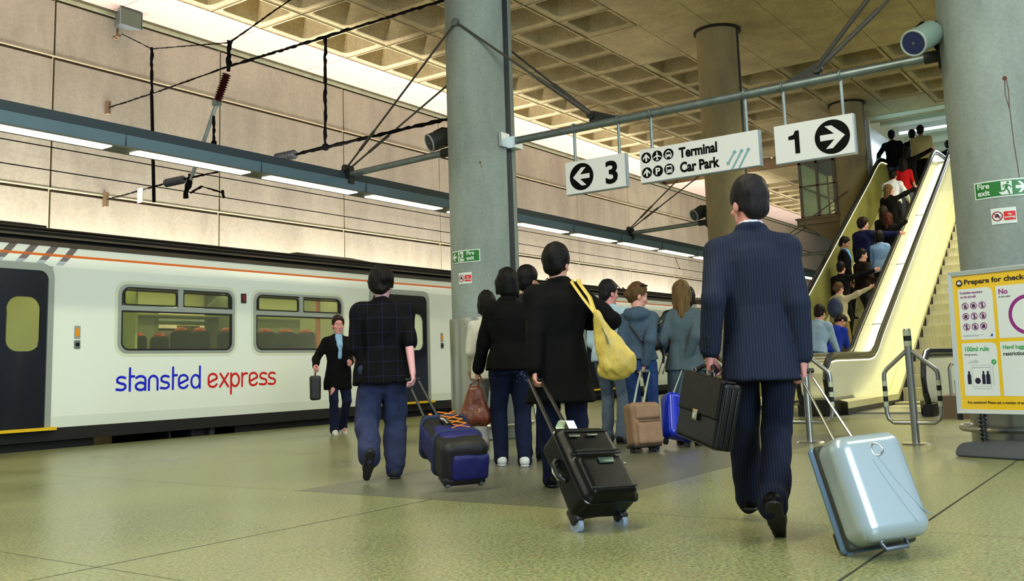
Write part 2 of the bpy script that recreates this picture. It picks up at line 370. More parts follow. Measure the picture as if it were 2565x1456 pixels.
# columns with a dark slot facing the next column and a steel skirt with a rail round the foot
def column(k):
    x, y = COLS[k]
    lab = ['round concrete column near the train, carrying a fire exit sign', 'round concrete column standing behind the hanging Terminal sign', 'warm-lit round column beside the glazed cabin at the escalator head', 'huge round concrete column at the right edge behind the yellow poster', 'far round column beyond the escalators', 'round column hidden behind the right edge column'][k]
    t = thing('column', lab, 'column', (x, y, 0), 'platform columns')
    mb = MB(); mb.lathe([(CR, 0), (CR, CZ + .02)], (x, y, 0), 72); mb.build('shaft', m_col if k not in (1, 2) else mat('column_concrete_warm_lit', (.62, .565, .42), .75, noise=.30, nscale=2.2, stretch=(1, 1, .35), fine=.16), t)  # warm light on two farther columns is put into their concrete colour
    mb = MB(); mb.lathe([(CR + .004, 1.5), (CR + .004, CZ - .02)], (x, y, 0), 6, -PI / 2 - .13, -PI / 2 + .13); mb.build('slot', m_slot, t)
    mb = MB(); mb.lathe([(CR + .02, 0), (CR + .035, .02), (CR + .035, 1.47), (CR + .03, 1.50), (CR, 1.50)] if k != 3 else [(CR + .02, 0), (CR + .035, .02), (CR + .035, .40), (CR, .41)], (x, y, 0), 72); mb.build('steel_skirt', mat('skirt_steel', (.66, .66, .62), .3, .9, noise=.15, nscale=3, stretch=(4, 4, .3)), t)
    mb = MB(); mb.tube([(x + (CR + .11) * math.cos(a), y + (CR + .11) * math.sin(a), .18) for a in [2 * PI * i / 48 for i in range(48)]], .028, 10, closed=True)
    for i in range(6): a = i * PI / 3 + .3; mb.cyl((x + CR * math.cos(a), y + CR * math.sin(a), .18), (x + (CR + .11) * math.cos(a), y + (CR + .11) * math.sin(a), .18), .018)
    mb.build('trolley_rail', m_steel, t)
    mb = MB(); mb.lathe([(CR, -.05), (CR + .05, -.045), (CR + .05, -.005), (CR, 0)], (x, y, CZ), 48); mb.build('top_ring', m_joint, t)
    return t
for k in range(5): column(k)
struct(MB().box(53, 53.2, -14, 12.4, -1, UP_ := 9.0).build('wall_end', mat('end_wall_grey', (.42, .43, .42), .8, noise=.2, nscale=1.5), smooth=0))
# ------------------------------------------------------------------ strip-light beam along the platform edge
m_beam = mat('beam_blue_grey', (.37, .47, .53), .45, .1, noise=.08, nscale=3)
m_beamd = mat('beam_upper_shaded', (.22, .27, .31), .5, .1)  # shade on the slanted upper trough put into its colour; joint covers share it
m_strip = emis('strip_light', (1, .99, .88), 14.0)
def light_beam():
    t = thing('strip_light_beam', 'long blue-grey lamp beam slung from the columns above the train', 'light', (9.808, 9.8, 3.5))
    x0, x1 = -3.0, 52.0
    mb = MB(); mb.xprism([(9.66, 3.52), (9.645, 3.655), (9.70, 3.66), (9.70, 3.672), (9.92, 3.672), (9.94, 3.52)], x0, x1); mb.build('lamp_trough', m_beam, t, smooth=0)
    mb = MB(); mb.xprism([(9.69, 3.672), (9.72, 3.785), (9.90, 3.785), (9.93, 3.672)], x0, x1); mb.build('cable_trough', m_beamd, t, smooth=0)
    mb = MB(); mb.xprism([(9.652, 3.50), (9.652, 3.522), (9.95, 3.522), (9.95, 3.50)], x0, x1); mb.build('bottom_plate', mat('beam_bottom', (.36, .37, .33), .6), t, smooth=0)
    k = 0; x = 8.356 - 1.963 * 6
    while x < 50:
        mb = MB(); mb.box(x, x + 1.61, 9.664, 9.86, 3.489, 3.499); mb.build('diffuser', m_strip, t, smooth=0)
        MB().box(x - .19, x - .183, 9.64, 9.66, 3.52, 3.67).build('joint_cover', m_beamd, t, smooth=0)
        x += 1.963; k += 1
    return t
light_beam()
for i in range(7):            # troughs of uplights low on the track wall, hidden from here by the train, washing wall and ceiling
    area('wall_uplight', (1.0 + 7.4 * i, 15.58, 2.05), 7.2, .18, 470 if i < 5 else 240, (1.0, .93, .86), (math.radians(180 + 17), 0, 0)).data.spread = math.radians(110)
    area('beam_fill', (1.0 + 7.4 * i, 9.80, 3.83), 7.2, .14, 60, (1.0, .93, .82), (math.radians(180 - 35), 0, 0))  # unseen fill added above the lamp beam to brighten the ceiling
t = thing('uplight_trough', 'steel trough of uplights on the track wall behind the train roof', 'light', (9, 15.6, 2.0))
mb = MB(); mb.xprism([(15.43, 2.04), (15.43, 1.94), (15.73, 1.94), (15.73, 2.04), (15.71, 2.04), (15.71, 1.96), (15.45, 1.96), (15.45, 2.04)], -4, 50); mb.build('trough', m_galv, t, 0)
for i in range(14): MB().box(-3 + 3.9 * i, -2.95 + 3.9 * i, 15.6, 15.945, 1.90, 1.94).build('arm', m_galv, t, 0)
def brace(k, name):
    x, y = COLS[k]
    t = thing('beam_brace', f'grey tube and twin stays holding the lamp beam to {name}', 'brace', (x, y + CR, 3.75), 'braces of the lamp beam')
    MB().cyl((x, 9.68, 3.735), (x, y + CR + .1, 3.775), .045).build('tube', m_galv, t)
    mb = MB(); mb.cyl((x, y + CR - .02, 3.78), (x, y + CR + .22, 3.77), .06); mb.box(x - .09, x + .09, y + CR - .02, y + CR + .03, 3.66, 3.98); mb.build('wall_plate', m_dksteel, t, smooth=0)
    mb = MB(); mb.box(x - .05, x + .05, 9.62, 9.80, 3.60, 3.82); mb.cyl((x - .08, 9.70, 3.83), (x + .08, 9.70, 3.83), .05); mb.build('clevis', m_dksteel, t)
    for s in (-1, 1):
        p0 = V(x + s * (CR + .03), y + .04, 5.30); p1 = V(x + s * .03, 9.70, 3.83)
        mb = MB(); mb.cyl(p0, p1, .014, n=8); q = p0.lerp(p1, .72); mb.cyl(q, q.lerp(p1, .5), .022, n=8); mb.build('stay', mat('stay_grey', (.30, .29, .27), .6, .4), t)
    return t
brace(0, 'the near column'); brace(1, 'the column behind the Terminal sign'); brace(2, 'the column by the glazed cabin'); brace(4, 'the far column')

# ------------------------------------------------------------------ sign gantry tube between two columns
SX, BZ = 9.808, 3.75
t = thing('sign_gantry', 'long grey steel tube between two columns carrying three hanging signs', 'gantry', (SX, 4.2, BZ))
MB().cyl((SX, 6.86, BZ - .005), (SX, 1.62, BZ), .047, n=20).build('tube', m_galv, t)
mb = MB(); mb.box(SX - .20, SX - .02, 6.80, 6.84, BZ - .09, BZ + .09); mb.box(SX - .05, SX + .13, 6.70, 6.85, BZ - .1, BZ + .05); mb.build('end_bracket', mat('new_galv', (.78, .82, .84), .35, .7), t, smooth=0)
mb = MB(); mb.box(SX - .12, SX + .12, 1.63, 1.66, BZ - .16, BZ + .16); mb.cyl((SX, 1.60, BZ), (SX, 1.80, BZ), .06); mb.build('end_plate', m_dksteel, t, smooth=0)
for y, s in ((5.62, -1), (2.82, 1)):
    mb = MB(); mb.prism([(y + s * .0, BZ + .04), (y + s * .0, BZ + .17), (y + s * .09, BZ + .17), (y + s * .42, BZ + .05)] if False else [(y, BZ + .03), (y, BZ + .17), (y - .07 * -s, BZ + .17), (y + s * .40, BZ + .04)], lambda u, v, q: (q, u, v), SX - .012, SX + .012)
    mb.cyl((SX - .04, y + s * .03, BZ + .12), (SX + .04, y + s * .03, BZ + .12), .05); mb.build('gusset', m_dksteel, t, smooth=0)
for (y, ky, s) in ((5.62, 0, -1), (2.82, 3, 1)):
    cx, cy = COLS[ky]
    for e in (-1, 1):
        p0 = V(cx + e * (CR + .03), cy + .0, 5.32); p1 = V(SX + e * .03, y + s * .03, BZ + .13)
        mb = MB(); mb.cyl(p0, p1, .015, n=8); q = p0.lerp(p1, .62); mb.cyl(q, p1, .026, n=10); mb.build('stay', mat('stay_grey', (.30, .29, .27), .6, .4), t)
for k in (0, 3):
    cx, cy = COLS[k]
    MB().cyl((cx - CR - .05, cy + .02, 5.33), (cx + CR + .05, cy + .02, 5.33), .05, n=16).build('stay_pin', m_galv, t)
for y in (5.844, 5.232, 4.804, 3.657, 3.232, 2.623):
    mb = MB(); mb.cyl((SX, y, BZ - .02), (SX, y, 3.332), .018, n=10); mb.tube([(SX + .055 * math.cos(a), y, BZ + .055 * math.sin(a)) for a in [2 * PI * i / 16 for i in range(16)]], .012, 6, closed=True); mb.build('hanger', m_galv, t)

def sign_fn(y0, z0): return lambda u, v, q: (SX - .04 - q, y0 - u, z0 + v)
def hanging_sign(name, label, y0, y1, z0, z1):
    t = thing(name, label, 'sign', (SX, (y0 + y1) / 2, z0), 'signs hung from the gantry')
    mb = MB(); mb.box(SX - .04, SX + .03, y1, y0, z0, z1); mb.build('panel', m_white, t, smooth=0)
    mb = MB(); mb.box(SX - .03, SX + .034, y1 - .012, y1, z0, z1); mb.box(SX - .03, SX + .034, y1 - .012, y0 + .004, z0 - .008, z0); mb.build('edge_trim', mat('sign_edge', (.62, .68, .72), .3, .6), t, smooth=0)
    return t, sign_fn(y0, z0)
def arrow(mb, cx, cy, s, ang, fn, t):      # thick arrow pointing along ang
    P = [(.80, 0), (.0, .74), (-.44, .74), (.13, .19), (-.76, .19), (-.76, -.19), (.13, -.19), (-.44, -.74), (.0, -.74)]
    ca, sa = math.cos(ang), math.sin(ang)
    return flatpoly(mb, [(cx + s * (x * ca - y * sa), cy + s * (x * sa + y * ca)) for x, y in P], fn, t)
H = .396
t, fn = hanging_sign('platform_sign', 'white hanging sign with a left arrow and the number 3', 5.966, 5.150, 2.934, 3.33)
mb = MB(); disc(mb, .222, .197, .166, fn, .002, 40); mb.build('arrow_disc', m_signblack, t, 0)
mb = MB(); arrow(mb, .222, .197, .15, PI, fn, .004); mb.build('arrow', m_white, t, 0)
mb = MB(); put_text(mb, '3', fn, .54, .065, .37, .003, .011, 1.0, width=.165); mb.build('lettering', m_signblack, t, 0)
t, fn = hanging_sign('platform_sign', 'white hanging sign with the number 1 and a right arrow', 3.345, 2.524, 2.917, 3.325)
mb = MB(); disc(mb, .605, .197, .180, fn, .002, 40); mb.build('arrow_disc', m_signblack, t, 0)
mb = MB(); arrow(mb, .605, .197, .163, 0, fn, .004); mb.build('arrow', m_white, t, 0)
mb = MB(); flatpoly(mb, [(.215, .08), (.265, .08), (.265, .325), (.225, .325), (.205, .285), (.15, .272), (.15, .235), (.215, .235)], fn, .003); mb.build('lettering', m_signblack, t, 0)
t, fn = hanging_sign('direction_sign', 'wide white hanging sign reading Terminal and Car Park with round symbols', 4.952, 3.524, 2.937, 3.327)
mb = MB()
for v in (.288, .112):
    for u in (.085, .225, .367): disc(mb, u, v, .064, fn, .002, 28)
mb.build('symbol_discs', m_signblack, t, 0)
mb = MB()
for v in (.288, .112): arrow(mb, .085, v, .058, PI / 2, fn, .004)
cx, cy = .225, .288      # aeroplane
flatpoly(mb, [(cx - .006, cy + .05), (cx + .006, cy + .05), (cx + .009, cy + .012), (cx + .052, cy - .014), (cx + .052, cy - .024), (cx + .009, cy - .008), (cx + .006, cy - .034), (cx + .02, cy - .046), (cx + .02, cy - .053), (cx, cy - .047), (cx - .02, cy - .053), (cx - .02, cy - .046), (cx - .006, cy - .034), (cx - .009, cy - .008), (cx - .052, cy - .024), (cx - .052, cy - .014), (cx - .009, cy + .012)], fn, .004)
def carface(cx, cy, k, bus):
    if bus:
        stroke(mb, [(cx - .034, cy + .03), (cx - .034, cy - .036), (cx + .034, cy - .036), (cx + .034, cy + .03)], .011, fn, .004)
        flatpoly(mb, [(cx - .032, cy + .042), (cx + .032, cy + .042), (cx + .036, cy + .026), (cx - .036, cy + .026)], fn, .004)
        flatpoly(mb, [(cx - .034, cy - .004), (cx + .034, cy - .004), (cx + .034, cy - .034), (cx - .034, cy - .034)], fn, .0045)
    else:
        stroke(mb, [(cx - .036, cy - .006), (cx - .024, cy + .026), (cx + .024, cy + .026), (cx + .036, cy - .006)], .009, fn, .004)
        flatpoly(mb, [(cx - .042, cy - .003), (cx + .042, cy - .003), (cx + .044, cy - .03), (cx - .044, cy - .03)], fn, .004)
        flatpoly(mb, [(cx - .016, cy + .028), (cx + .016, cy + .028), (cx + .012, cy + .042), (cx - .012, cy + .042)], fn, .004)
    for s in (-1, 1): flatpoly(mb, [(cx + s * .026 - .008, cy - .03), (cx + s * .026 + .008, cy - .03), (cx + s * .026 + .008, cy - .045), (cx + s * .026 - .008, cy - .045)], fn, .004)
carface(.367, .288, 1, False); carface(.367, .112, 1, True)
mb.build('symbols', m_white, t, 0)
mb = MB()
for s in (-1, 1): disc(mb, .367 + s * .028, .272, .007, fn, .006, 10); disc(mb, .367 + s * .022, .094, .007, fn, .006, 10)
mb.build('symbol_lamps', m_signblack, t, 0)
mb = MB(); put_text(mb, 'P', fn, .192, .075, .105, .004, .004, width=.06); mb.build('parking_letter', m_white, t, 0)
mb = MB(); put_text(mb, 'Terminal', fn, .50, .225, .158, .003, .0062, width=.46); put_text(mb, 'Car Park', fn, .50, .055, .158, .003, .0062, width=.475); mb.build('lettering', m_signblack, t, 0)
mb = MB()
for i, (u0, v0, u1, v1) in enumerate(((1.075, .072, 1.155, .185), (1.115, .0, 1.235, .185), (1.195, .0, 1.312, .188))):
    stroke(mb, [(u0, v0), (u1, v1)], .02, fn, .003); disc(mb, u1, v1, .02, fn, .0035, 18)
    if i == 0: disc(mb, u0, v0, .02, fn, .0035, 18)
mb.build('emblem', mat('emblem_teal', (.45, .64, .67), .5), t, 0)

# ------------------------------------------------------------------ safety signs bent round the columns
m_green = mat('sign_green', (.06, .44, .14), .4); m_redsign = mat('sign_red', (.84, .09, .10), .4); m_signw = mat('sign_white_vinyl', (.84, .88, .86), .4)
m_maroon = mat('sign_maroon', (.62, .08, .20), .4)
def cyl_fn(k, th0, z0, right=0):
    cx, cy = COLS[k]; A = math.atan2(cy, cx) + PI + math.radians(th0)
    return lambda u, v, q: (cx + (CR + .006 + q) * math.cos(A + u / CR), cy + (CR + .006 + q) * math.sin(A + u / CR), z0 + v)
def strip_rect(mb, u0, u1, v0, v1, fn, t, n=14):
    vs = []; 
    for i in range(n + 1):
        u = u0 + (u1 - u0) * i / n; vs += [fn(u, v0, t), fn(u, v1, t)]
    mb.add(vs, [(2 * i, 2 * i + 2, 2 * i + 3, 2 * i + 1) for i in range(n)]); return mb
def fire_exit(k, th0, z0, mirror, label):
    t = thing('fire_exit_sign', label, 'sign', (*COLS[k], z0), 'safety signs on the columns'); fn0 = cyl_fn(k, th0, z0)
    Wd, Ht = .456, .158; fx = (lambda u, v, q: fn0(Wd - u, v, q)) if mirror else fn0
    strip_rect(MB(), 0, Wd, 0, Ht, fn0, 0).build('backing', m_signw, t, 0)
    strip_rect(MB(), .012, Wd - .012, .012, Ht - .012, fn0, .002).build('green_field', m_green, t, 0)
    mb = MB(); P = [(.022, .079), (.075, .130), (.095, .130), (.068, .093), (.115, .093), (.115, .065), (.068, .065), (.095, .028), (.075, .028)]
    flatpoly(mb, P, fx, .004); mb.build('arrow', m_signw, t, 0)
    mb = MB(); strip_rect(mb, .142, .228, .018, Ht - .018, fx, .004, 4); flatpoly(mb, [(.228, .018), (.250, .045), (.228, .05)], fx, .004); mb.build('doorway', m_signw, t, 0)
    mb = MB(); disc(mb, .172, .125, .010, fx, .006, 12)
    stroke(mb, [(.176, .108), (.192, .075)], .022, fx, .006); stroke(mb, [(.176, .106), (.155, .092), (.150, .078)], .009, fx, .006); stroke(mb, [(.180, .108), (.205, .104), (.214, .088)], .009, fx, .006)
    stroke(mb, [(.188, .078), (.172, .050), (.165, .022)], .011, fx, .006); stroke(mb, [(.192, .075), (.205, .055), (.235, .050)], .011, fx, .006); mb.build('running_figure', m_green, t, 0)
    mb = MB(); u = .275 if not mirror else .03
    put_text(mb, 'Fire', fn0, u, .092, .068, .004, .002); put_text(mb, 'exit', fn0, u, .030, .068, .004, .002); mb.build('lettering', m_signw, t, 0)
def no_smoking(k, th0, z0, label):
    t = thing('no_smoking_sign', label, 'sign', (*COLS[k], z0), 'safety signs on the columns'); fn = cyl_fn(k, th0, z0)
    strip_rect(MB(), 0, .203, 0, .143, fn, 0).build('backing', m_signw, t, 0)
    mb = MB(); disc(mb, .05, .078, .014, fn, .003, 10); flatpoly(mb, [(.03, .062), (.075, .062), (.075, .07), (.03, .07)], fn, .003); mb.build('cigarette', m_signblack, t, 0)
    mb = MB(); ringpoly(mb, .052, .071, .036, .044, fn, .004); stroke(mb, [(.024, .099), (.08, .043)], .008, fn, .005); mb.build('ban_ring', m_maroon, t, 0)
    mb = MB(); strip_rect(mb, .104, .195, .03, .108, fn, .003, 4); mb.build('red_field', m_redsign, t, 0)
    mb = MB(); put_text(mb, 'No', fn, .15, .075, .024, .005, .0008, align='CENTER'); put_text(mb, 'smoking', fn, .15, .05, .024, .005, .0008, align='CENTER', width=.08); mb.build('lettering', m_signw, t, 0)
fire_exit(0, -66.5, 2.193, False, 'green Fire exit sign with a left arrow on the near column')
no_smoking(0, -48.5, 1.925, 'small No smoking sign on the near column below its fire exit sign')
fire_exit(3, -33.5, 2.225, True, 'green Fire exit sign with a right arrow on the right edge column')
no_smoking(3, -17.2, 1.985, 'small No smoking sign on the right edge column')
# rust spots on the columns
def rust(k, th, z, ln, lab):
    fn = cyl_fn(k, th, z); mb = MB(); disc(mb, 0, 0, .014, fn, -.003, 10); stroke(mb, [(0, 0), (.008, -.03), (.018, -ln)], .005, fn, -.003)
    tag(mb.build('rust_stain', mat('rust', (.42, .27, .08), .9), None, 0), lab, 'stain')
rust(0, -3, 3.45, .07, 'small rust stain running down the near column below its bracket')
fn = cyl_fn(3, 11.5, 3.30); mb = MB(); disc(mb, 0, 0, .02, fn, -.003, 10)
stroke(mb, [(0, 0), (-.01, -.15), (.015, -.3), (.02, -.6), (.035, -.9), (.04, -1.05)], .005, fn, -.003); stroke(mb, [(.01, 0), (.02, -.12), (.012, -.28)], .005, fn, -.003)
tag(mb.build('rust_stain', mat('rust_red', (.38, .22, .18), .9), None, 0), 'long thin rust run down the right edge column', 'stain')

# ------------------------------------------------------------------ loudspeakers on the columns
m_spk = mat('speaker_dark', (.20, .21, .21), .5); m_spkl = mat('speaker_light', (.48, .56, .52), .45)
def speaker(p, d, col, label, wall, cone):
    p = Vector(p); d = Vector(d).normalized(); x, y, _ = basis(d)
    t = thing('loudspeaker', label, 'loudspeaker', p, 'column loudspeakers')
    b = p - d * .34
    mb = MB(); mb.cyl(p, b, .125, n=36); mb.cyl(b, b - d * .02, .125, .10, n=36); mb.build('housing', col, t)
    mb = MB(); ringc = [p + (x * math.cos(2 * PI * i / 36) + y * math.sin(2 * PI * i / 36)) * .119 + d * .005 for i in range(36)]; mb.tube(ringc, .011, 8, closed=True); mb.build('rim', mat('speaker_rim', (.62, .66, .64), .4), t)
    mb = MB(); mb.cyl(p + d * .002, p + d * .006, .112, n=36); mb.build('grille', cone, t)
    mb = MB(); mb.cyl(p + d * .006, p + d * .014, .014, n=12); mb.build('centre_boss', m_galv, t)
    w = Vector(wall)
    mb = MB(); s1 = p - d * .2 + Vector((0, 0, .13)); mb.tube([p - d * .06 + V(0, 0, .13), s1 + V(0, 0, .02), (s1 + w) / 2 + V(0, 0, .05), w + V(0, 0, .08)], .012, 8); mb.tube([p - d * .15 - V(0, 0, .12), (p - d * .3 + w) / 2 - V(0, 0, .06), w - V(0, 0, .08)], .010, 8); mb.box(w.x - .05, w.x + .05, w.y - .02, w.y + .02, w.z - .13, w.z + .13); mb.build('bracket', m_soot, t)
m_cone = mat('speaker_cone', (.10, .12, .15), .6); m_cone2 = mat('speaker_mesh_blue', (.13, .16, .32), .4)
speaker((9.78, 8.12, 3.945), (-.72, .42, -.33), m_spk, 'dark cylinder loudspeaker on the near column above the train', (9.95, 7.70, 4.0), m_cone)
speaker((18.40, 8.13, 3.93), (-.72, .42, -.33), m_spk, 'dark cylinder loudspeaker on the column behind the Terminal sign', (18.6, 7.85, 4.0), m_cone)
speaker((9.30, 1.79, 3.77), (-.80, .28, -.42), m_spkl, 'pale cylinder loudspeaker at top right by the right edge column', (9.72, 1.66, 3.93), m_cone2)

# ------------------------------------------------------------------ overhead line
random.seed(4)
def sooty(mb, a, b, r, n=24, jit=.35):
    a = Vector(a); b = Vector(b); n = max(4, int((b - a).length / .06)); pts = [a.lerp(b, i / n) + Vector((random.uniform(-1, 1), random.uniform(-1, 1), random.uniform(-1, .4))) * r * .35 for i in range(n + 1)]
    mb.tube(pts, [r * random.uniform(1 - jit, 1 + jit) for _ in pts], 6); return mb
def cross_span(x, label, near):
    t = thing('overhead_span', label, 'overhead line', (x, 15.9, 7.3), 'overhead spans')
    P = lambda y, z: (x, y, z)
    cy = near
    mb = MB(); sooty(mb, P(15.5, 7.25), P(14.583, 6.76), .010); sooty(mb, P(14.583, 6.76), P(12.43, 6.38), .010); sooty(mb, P(12.43, 6.38), P(cy + CR, 7.55), .013); mb.build('head_span_wire', m_soot, t)
    mb = MB(); sooty(mb, P(15.93, 5.92), P(14.56, 5.925), .014); sooty(mb, P(14.56, 5.925), P(12.43, 5.975), .014); sooty(mb, P(12.43, 5.975), P(cy + CR, 5.935), .021); mb.build('cross_span_wire', m_soot, t)
    for ya_, za_, yb_, zb_, rr_ in ((15.93, 4.18, 14.1, 4.24, .014), (13.6, 4.24, 12.5, 4.236, .016), (10.85, 4.235, cy + CR, 4.25, .022)): sooty(MB(), P(ya_, za_), P(yb_, zb_), rr_, jit=.45).build('registration_wire', m_soot, t)
    for y0, y1 in ((14.12, 13.6), (11.30, 10.85)):
        mb = MB(); n = 7; pr = []
        a, b = Vector(P(y0, 4.24)), Vector(P(y1, 4.235)); pts = []; rr = []
        for i in range(n * 2 + 1): pts.append(a.lerp(b, i / (n * 2))); rr.append(.075 if i % 2 else .052)
        mb.tube(pts, rr, 14); mb.build('insulator', mat('insulator_grey', (.27, .28, .30), .4), t)
    mb = MB(); sooty(mb, P(14.58, 6.78), P(14.56, 5.9), .026); mb.cyl(P(14.56, 5.9), P(14.44, 3.95), .030, n=8); mb.build('drop_post', m_soot, t)
    mb = MB(); sooty(mb, P(12.43, 6.42), P(12.45, 5.90), .040); mb.build('hanger_tube', m_soot, t)
    mb = MB(); a, b = Vector(P(12.49, 5.86)), Vector(P(12.73, 5.44)); pts = []; rr = []
    for i in range(25): pts.append(a.lerp(b, i / 24)); rr.append(.085 if i % 2 else .045)
    mb.tube(pts, rr, 14); mb.build('red_insulator', mat('insulator_red', (.22, .07, .07), .35), t)
    mb = MB(); mb.cyl(P(12.73, 5.44), P(13.42, 4.2), .032, n=10); mb.box(x - .06, x + .06, 12.70, 12.80, 5.36, 5.46); mb.build('strut', m_galv, t)
    mb = MB(); sooty(mb, P(13.40, 4.3), P(13.57, 3.92), .045); sooty(mb, P(12.82, 5.2), P(12.815, 4.76), .022); mb.sphere(P(12.815, 4.74), .05, 8); mb.build('clamp', m_soot, t)
    mb = MB(); sooty(mb, P(13.42, 3.98), P(13.12, 4.05), .018); sooty(mb, P(13.12, 4.05), P(12.56, 3.86), .014); sooty(mb, P(12.58, 3.9), P(12.56, 3.77), .03); mb.build('registration_arm', m_soot, t)
    mb = MB(); sooty(mb, P(10.19, 5.95), P(10.20, 4.22), .024); mb.sphere(P(10.2, 4.24), .06, 8); mb.build('dropper', m_soot, t)
    for bb_ in ((.03, 15.86, 15.96, 5.80, 6.04), (.03, 15.86, 15.96, 4.05, 4.32), (.05, cy + CR - .02, cy + CR + .03, 4.15, 4.5)): MB().box(x - bb_[0], x + bb_[0], *bb_[1:]).build('anchor_plate', mat('anchor_rusty', (.42, .34, .25), .7), t)
    mb = MB(); mb.box(x - .05, x - .04, 14.70, 14.86, 3.98, 4.24); mb.build('number_plate', mat('plate_white', (.82, .80, .78), .5), t)
    return t
cross_span(9.85, 'sooty wires and insulators strung from the near column to the track wall', 7.265)

for y, z, lab in ((14.05, 4.50, 'upper thin wire running above the train'), (13.9, 4.10, 'lower contact wire running above the train')):
    mb = MB(); mb.tube([(-5, y, z), (20, y, z), (60, y, z)], .009, 6); tag(mb.build('overhead_wire', m_soot), lab, 'wire', 'wires along the track')
for x in (4.0, 30.0, 36.5):
    mb = MB(); mb.cyl((x, 14.05, 4.5), (x, 13.9, 4.1), .007, n=6); mb.sphere((x, 13.9, 4.12), .025, 6); tag(mb.build('wire_dropper', m_soot), 'short dropper between the two track wires, ' + ('out on the left' if x < 5 else 'left of the suited man' if x < 33 else 'behind the suited man'), 'wire')
t = thing('wall_floodlight', 'square grey metal lamp box fixed high on the track wall at top left', 'lamp', (10.05, 15.86, 7.6))
mb = MB(); mb.add([(9.83, 15.55, 7.80), (10.30, 15.55, 7.80), (10.30, 15.55, 7.46), (9.83, 15.55, 7.46), (9.95, 15.90, 7.74), (10.2, 15.90, 7.74), (10.2, 15.90, 7.52), (9.95, 15.90, 7.52)], [(4, 5, 6, 7), (0, 1, 5, 4), (1, 2, 6, 5), (2, 3, 7, 6), (3, 0, 4, 7)]); o = mb.build('reflector', m_galv, t, 0); o.modifiers.new('s', 'SOLIDIFY').thickness = .015
mb = MB(); mb.box(9.85, 10.28, 15.56, 15.57, 7.47, 7.79); mb.build('glass', mat('lamp_glass', (.33, .40, .36), .2), t, 0)
mb = MB(); sooty(mb, (10.0, 15.9, 7.5), (9.9, 15.75, 7.22), .02); sooty(mb, (9.95, 15.9, 7.3), (9.86, 15.6, 7.25), .03); mb.build('cable', mat('anchor_rusty', (.42, .34, .25), .7), t)
# ------------------------------------------------------------------ the train
TY = 12.52
m_body = mat('train_white', (.93, .96, .93), .2, 0, .5, coat=.7)
m_roofb = mat('train_roof_brown', (.30, .27, .22), .7, noise=.4, nscale=4, stretch=(.3, 1, 1))
m_roofk = mat('train_roof_black', (.05, .055, .065), .5)
m_navy = mat('train_navy', (.045, .055, .115), .25, coat=.4)
m_seal = mat('train_grey_frame', (.66, .69, .67), .35, .4)
m_gask = mat('train_gasket', (.03, .03, .035), .5)
m_orange = mat('train_orange', (.90, .43, .06), .4)
m_int = mat('train_interior_wall', (.80, .80, .68), .6)
m_intg = mat('train_interior_green', (.72, .74, .52), .6)
m_seat = mat('seat_moquette', (.03, .04, .042), .9)
m_grab = mat('seat_orange', (.80, .27, .08), .4)
g_train = glass('train_glass', (.88, .92, .80), .05)
m_under = mat('underframe_black', (.03, .03, .035), .7)
train = thing('train', 'white passenger train with navy doors standing at the platform', 'train', (6, 13.9, -.86))
X0, X1 = -6.0, 27.6
prof = [(12.56, .27), (12.525, .42), (TY, .6), (TY, 1.29), (TY, 2.24), (12.527, 2.45), (12.55, 2.61), (12.60, 2.74)]
zb = [.27, .42, .6, 1.285, 2.245, 2.45, 2.61, 2.74]
def py(z): return float(np.interp(z, [p[1] for p in prof], [p[0] for p in prof]))
wins = [(-1.2, .8), (1.3, 3.3), (8.0, 10.03), (10.455, 12.47), (16.1, 18.1), (18.5, 20.5), (23.88, 25.9)]
doors = [(5.30, 6.985), (13.22, 14.905), (21.1, 22.785)]
xs = sorted({X0, X1, *[a for w in wins + doors for a in w]})
mb = MB()
for i in range(len(xs) - 1):
    a, b = xs[i], xs[i + 1]; xm = (a + b) / 2
    iw = any(p < xm < q for p, q in wins); idr = any(p < xm < q for p, q in doors)
    for j in range(len(zb) - 1):
        z0, z1 = zb[j], zb[j + 1]; zm = (z0 + z1) / 2
        if (iw and 1.285 < zm < 2.245) or (idr and .27 < zm < 2.45): continue
        y0, y1 = py(z0), py(z1)
        mb.add([(a, y0, z0), (b, y0, z0), (b, y1, z1), (a, y1, z1), (a, y0 + .06, z0), (b, y0 + .06, z0), (b, y1 + .06, z1), (a, y1 + .06, z1)], [(0, 1, 2, 3), (5, 4, 7, 6), (0, 4, 5, 1), (3, 2, 6, 7), (0, 3, 7, 4), (1, 5, 6, 2)])
for a, b in ((X0 - .05, X0), (X1, X1 + .05)): mb.xprism([(12.56, .27), (TY, .6), (TY, 2.24), (12.60, 2.74), (13.4, 3.1), (14.4, 3.1), (15.2, 2.74), (15.28, 2.24), (15.28, .6), (15.24, .27)], a, b)
mb.build('body_side', m_body, train, 40)
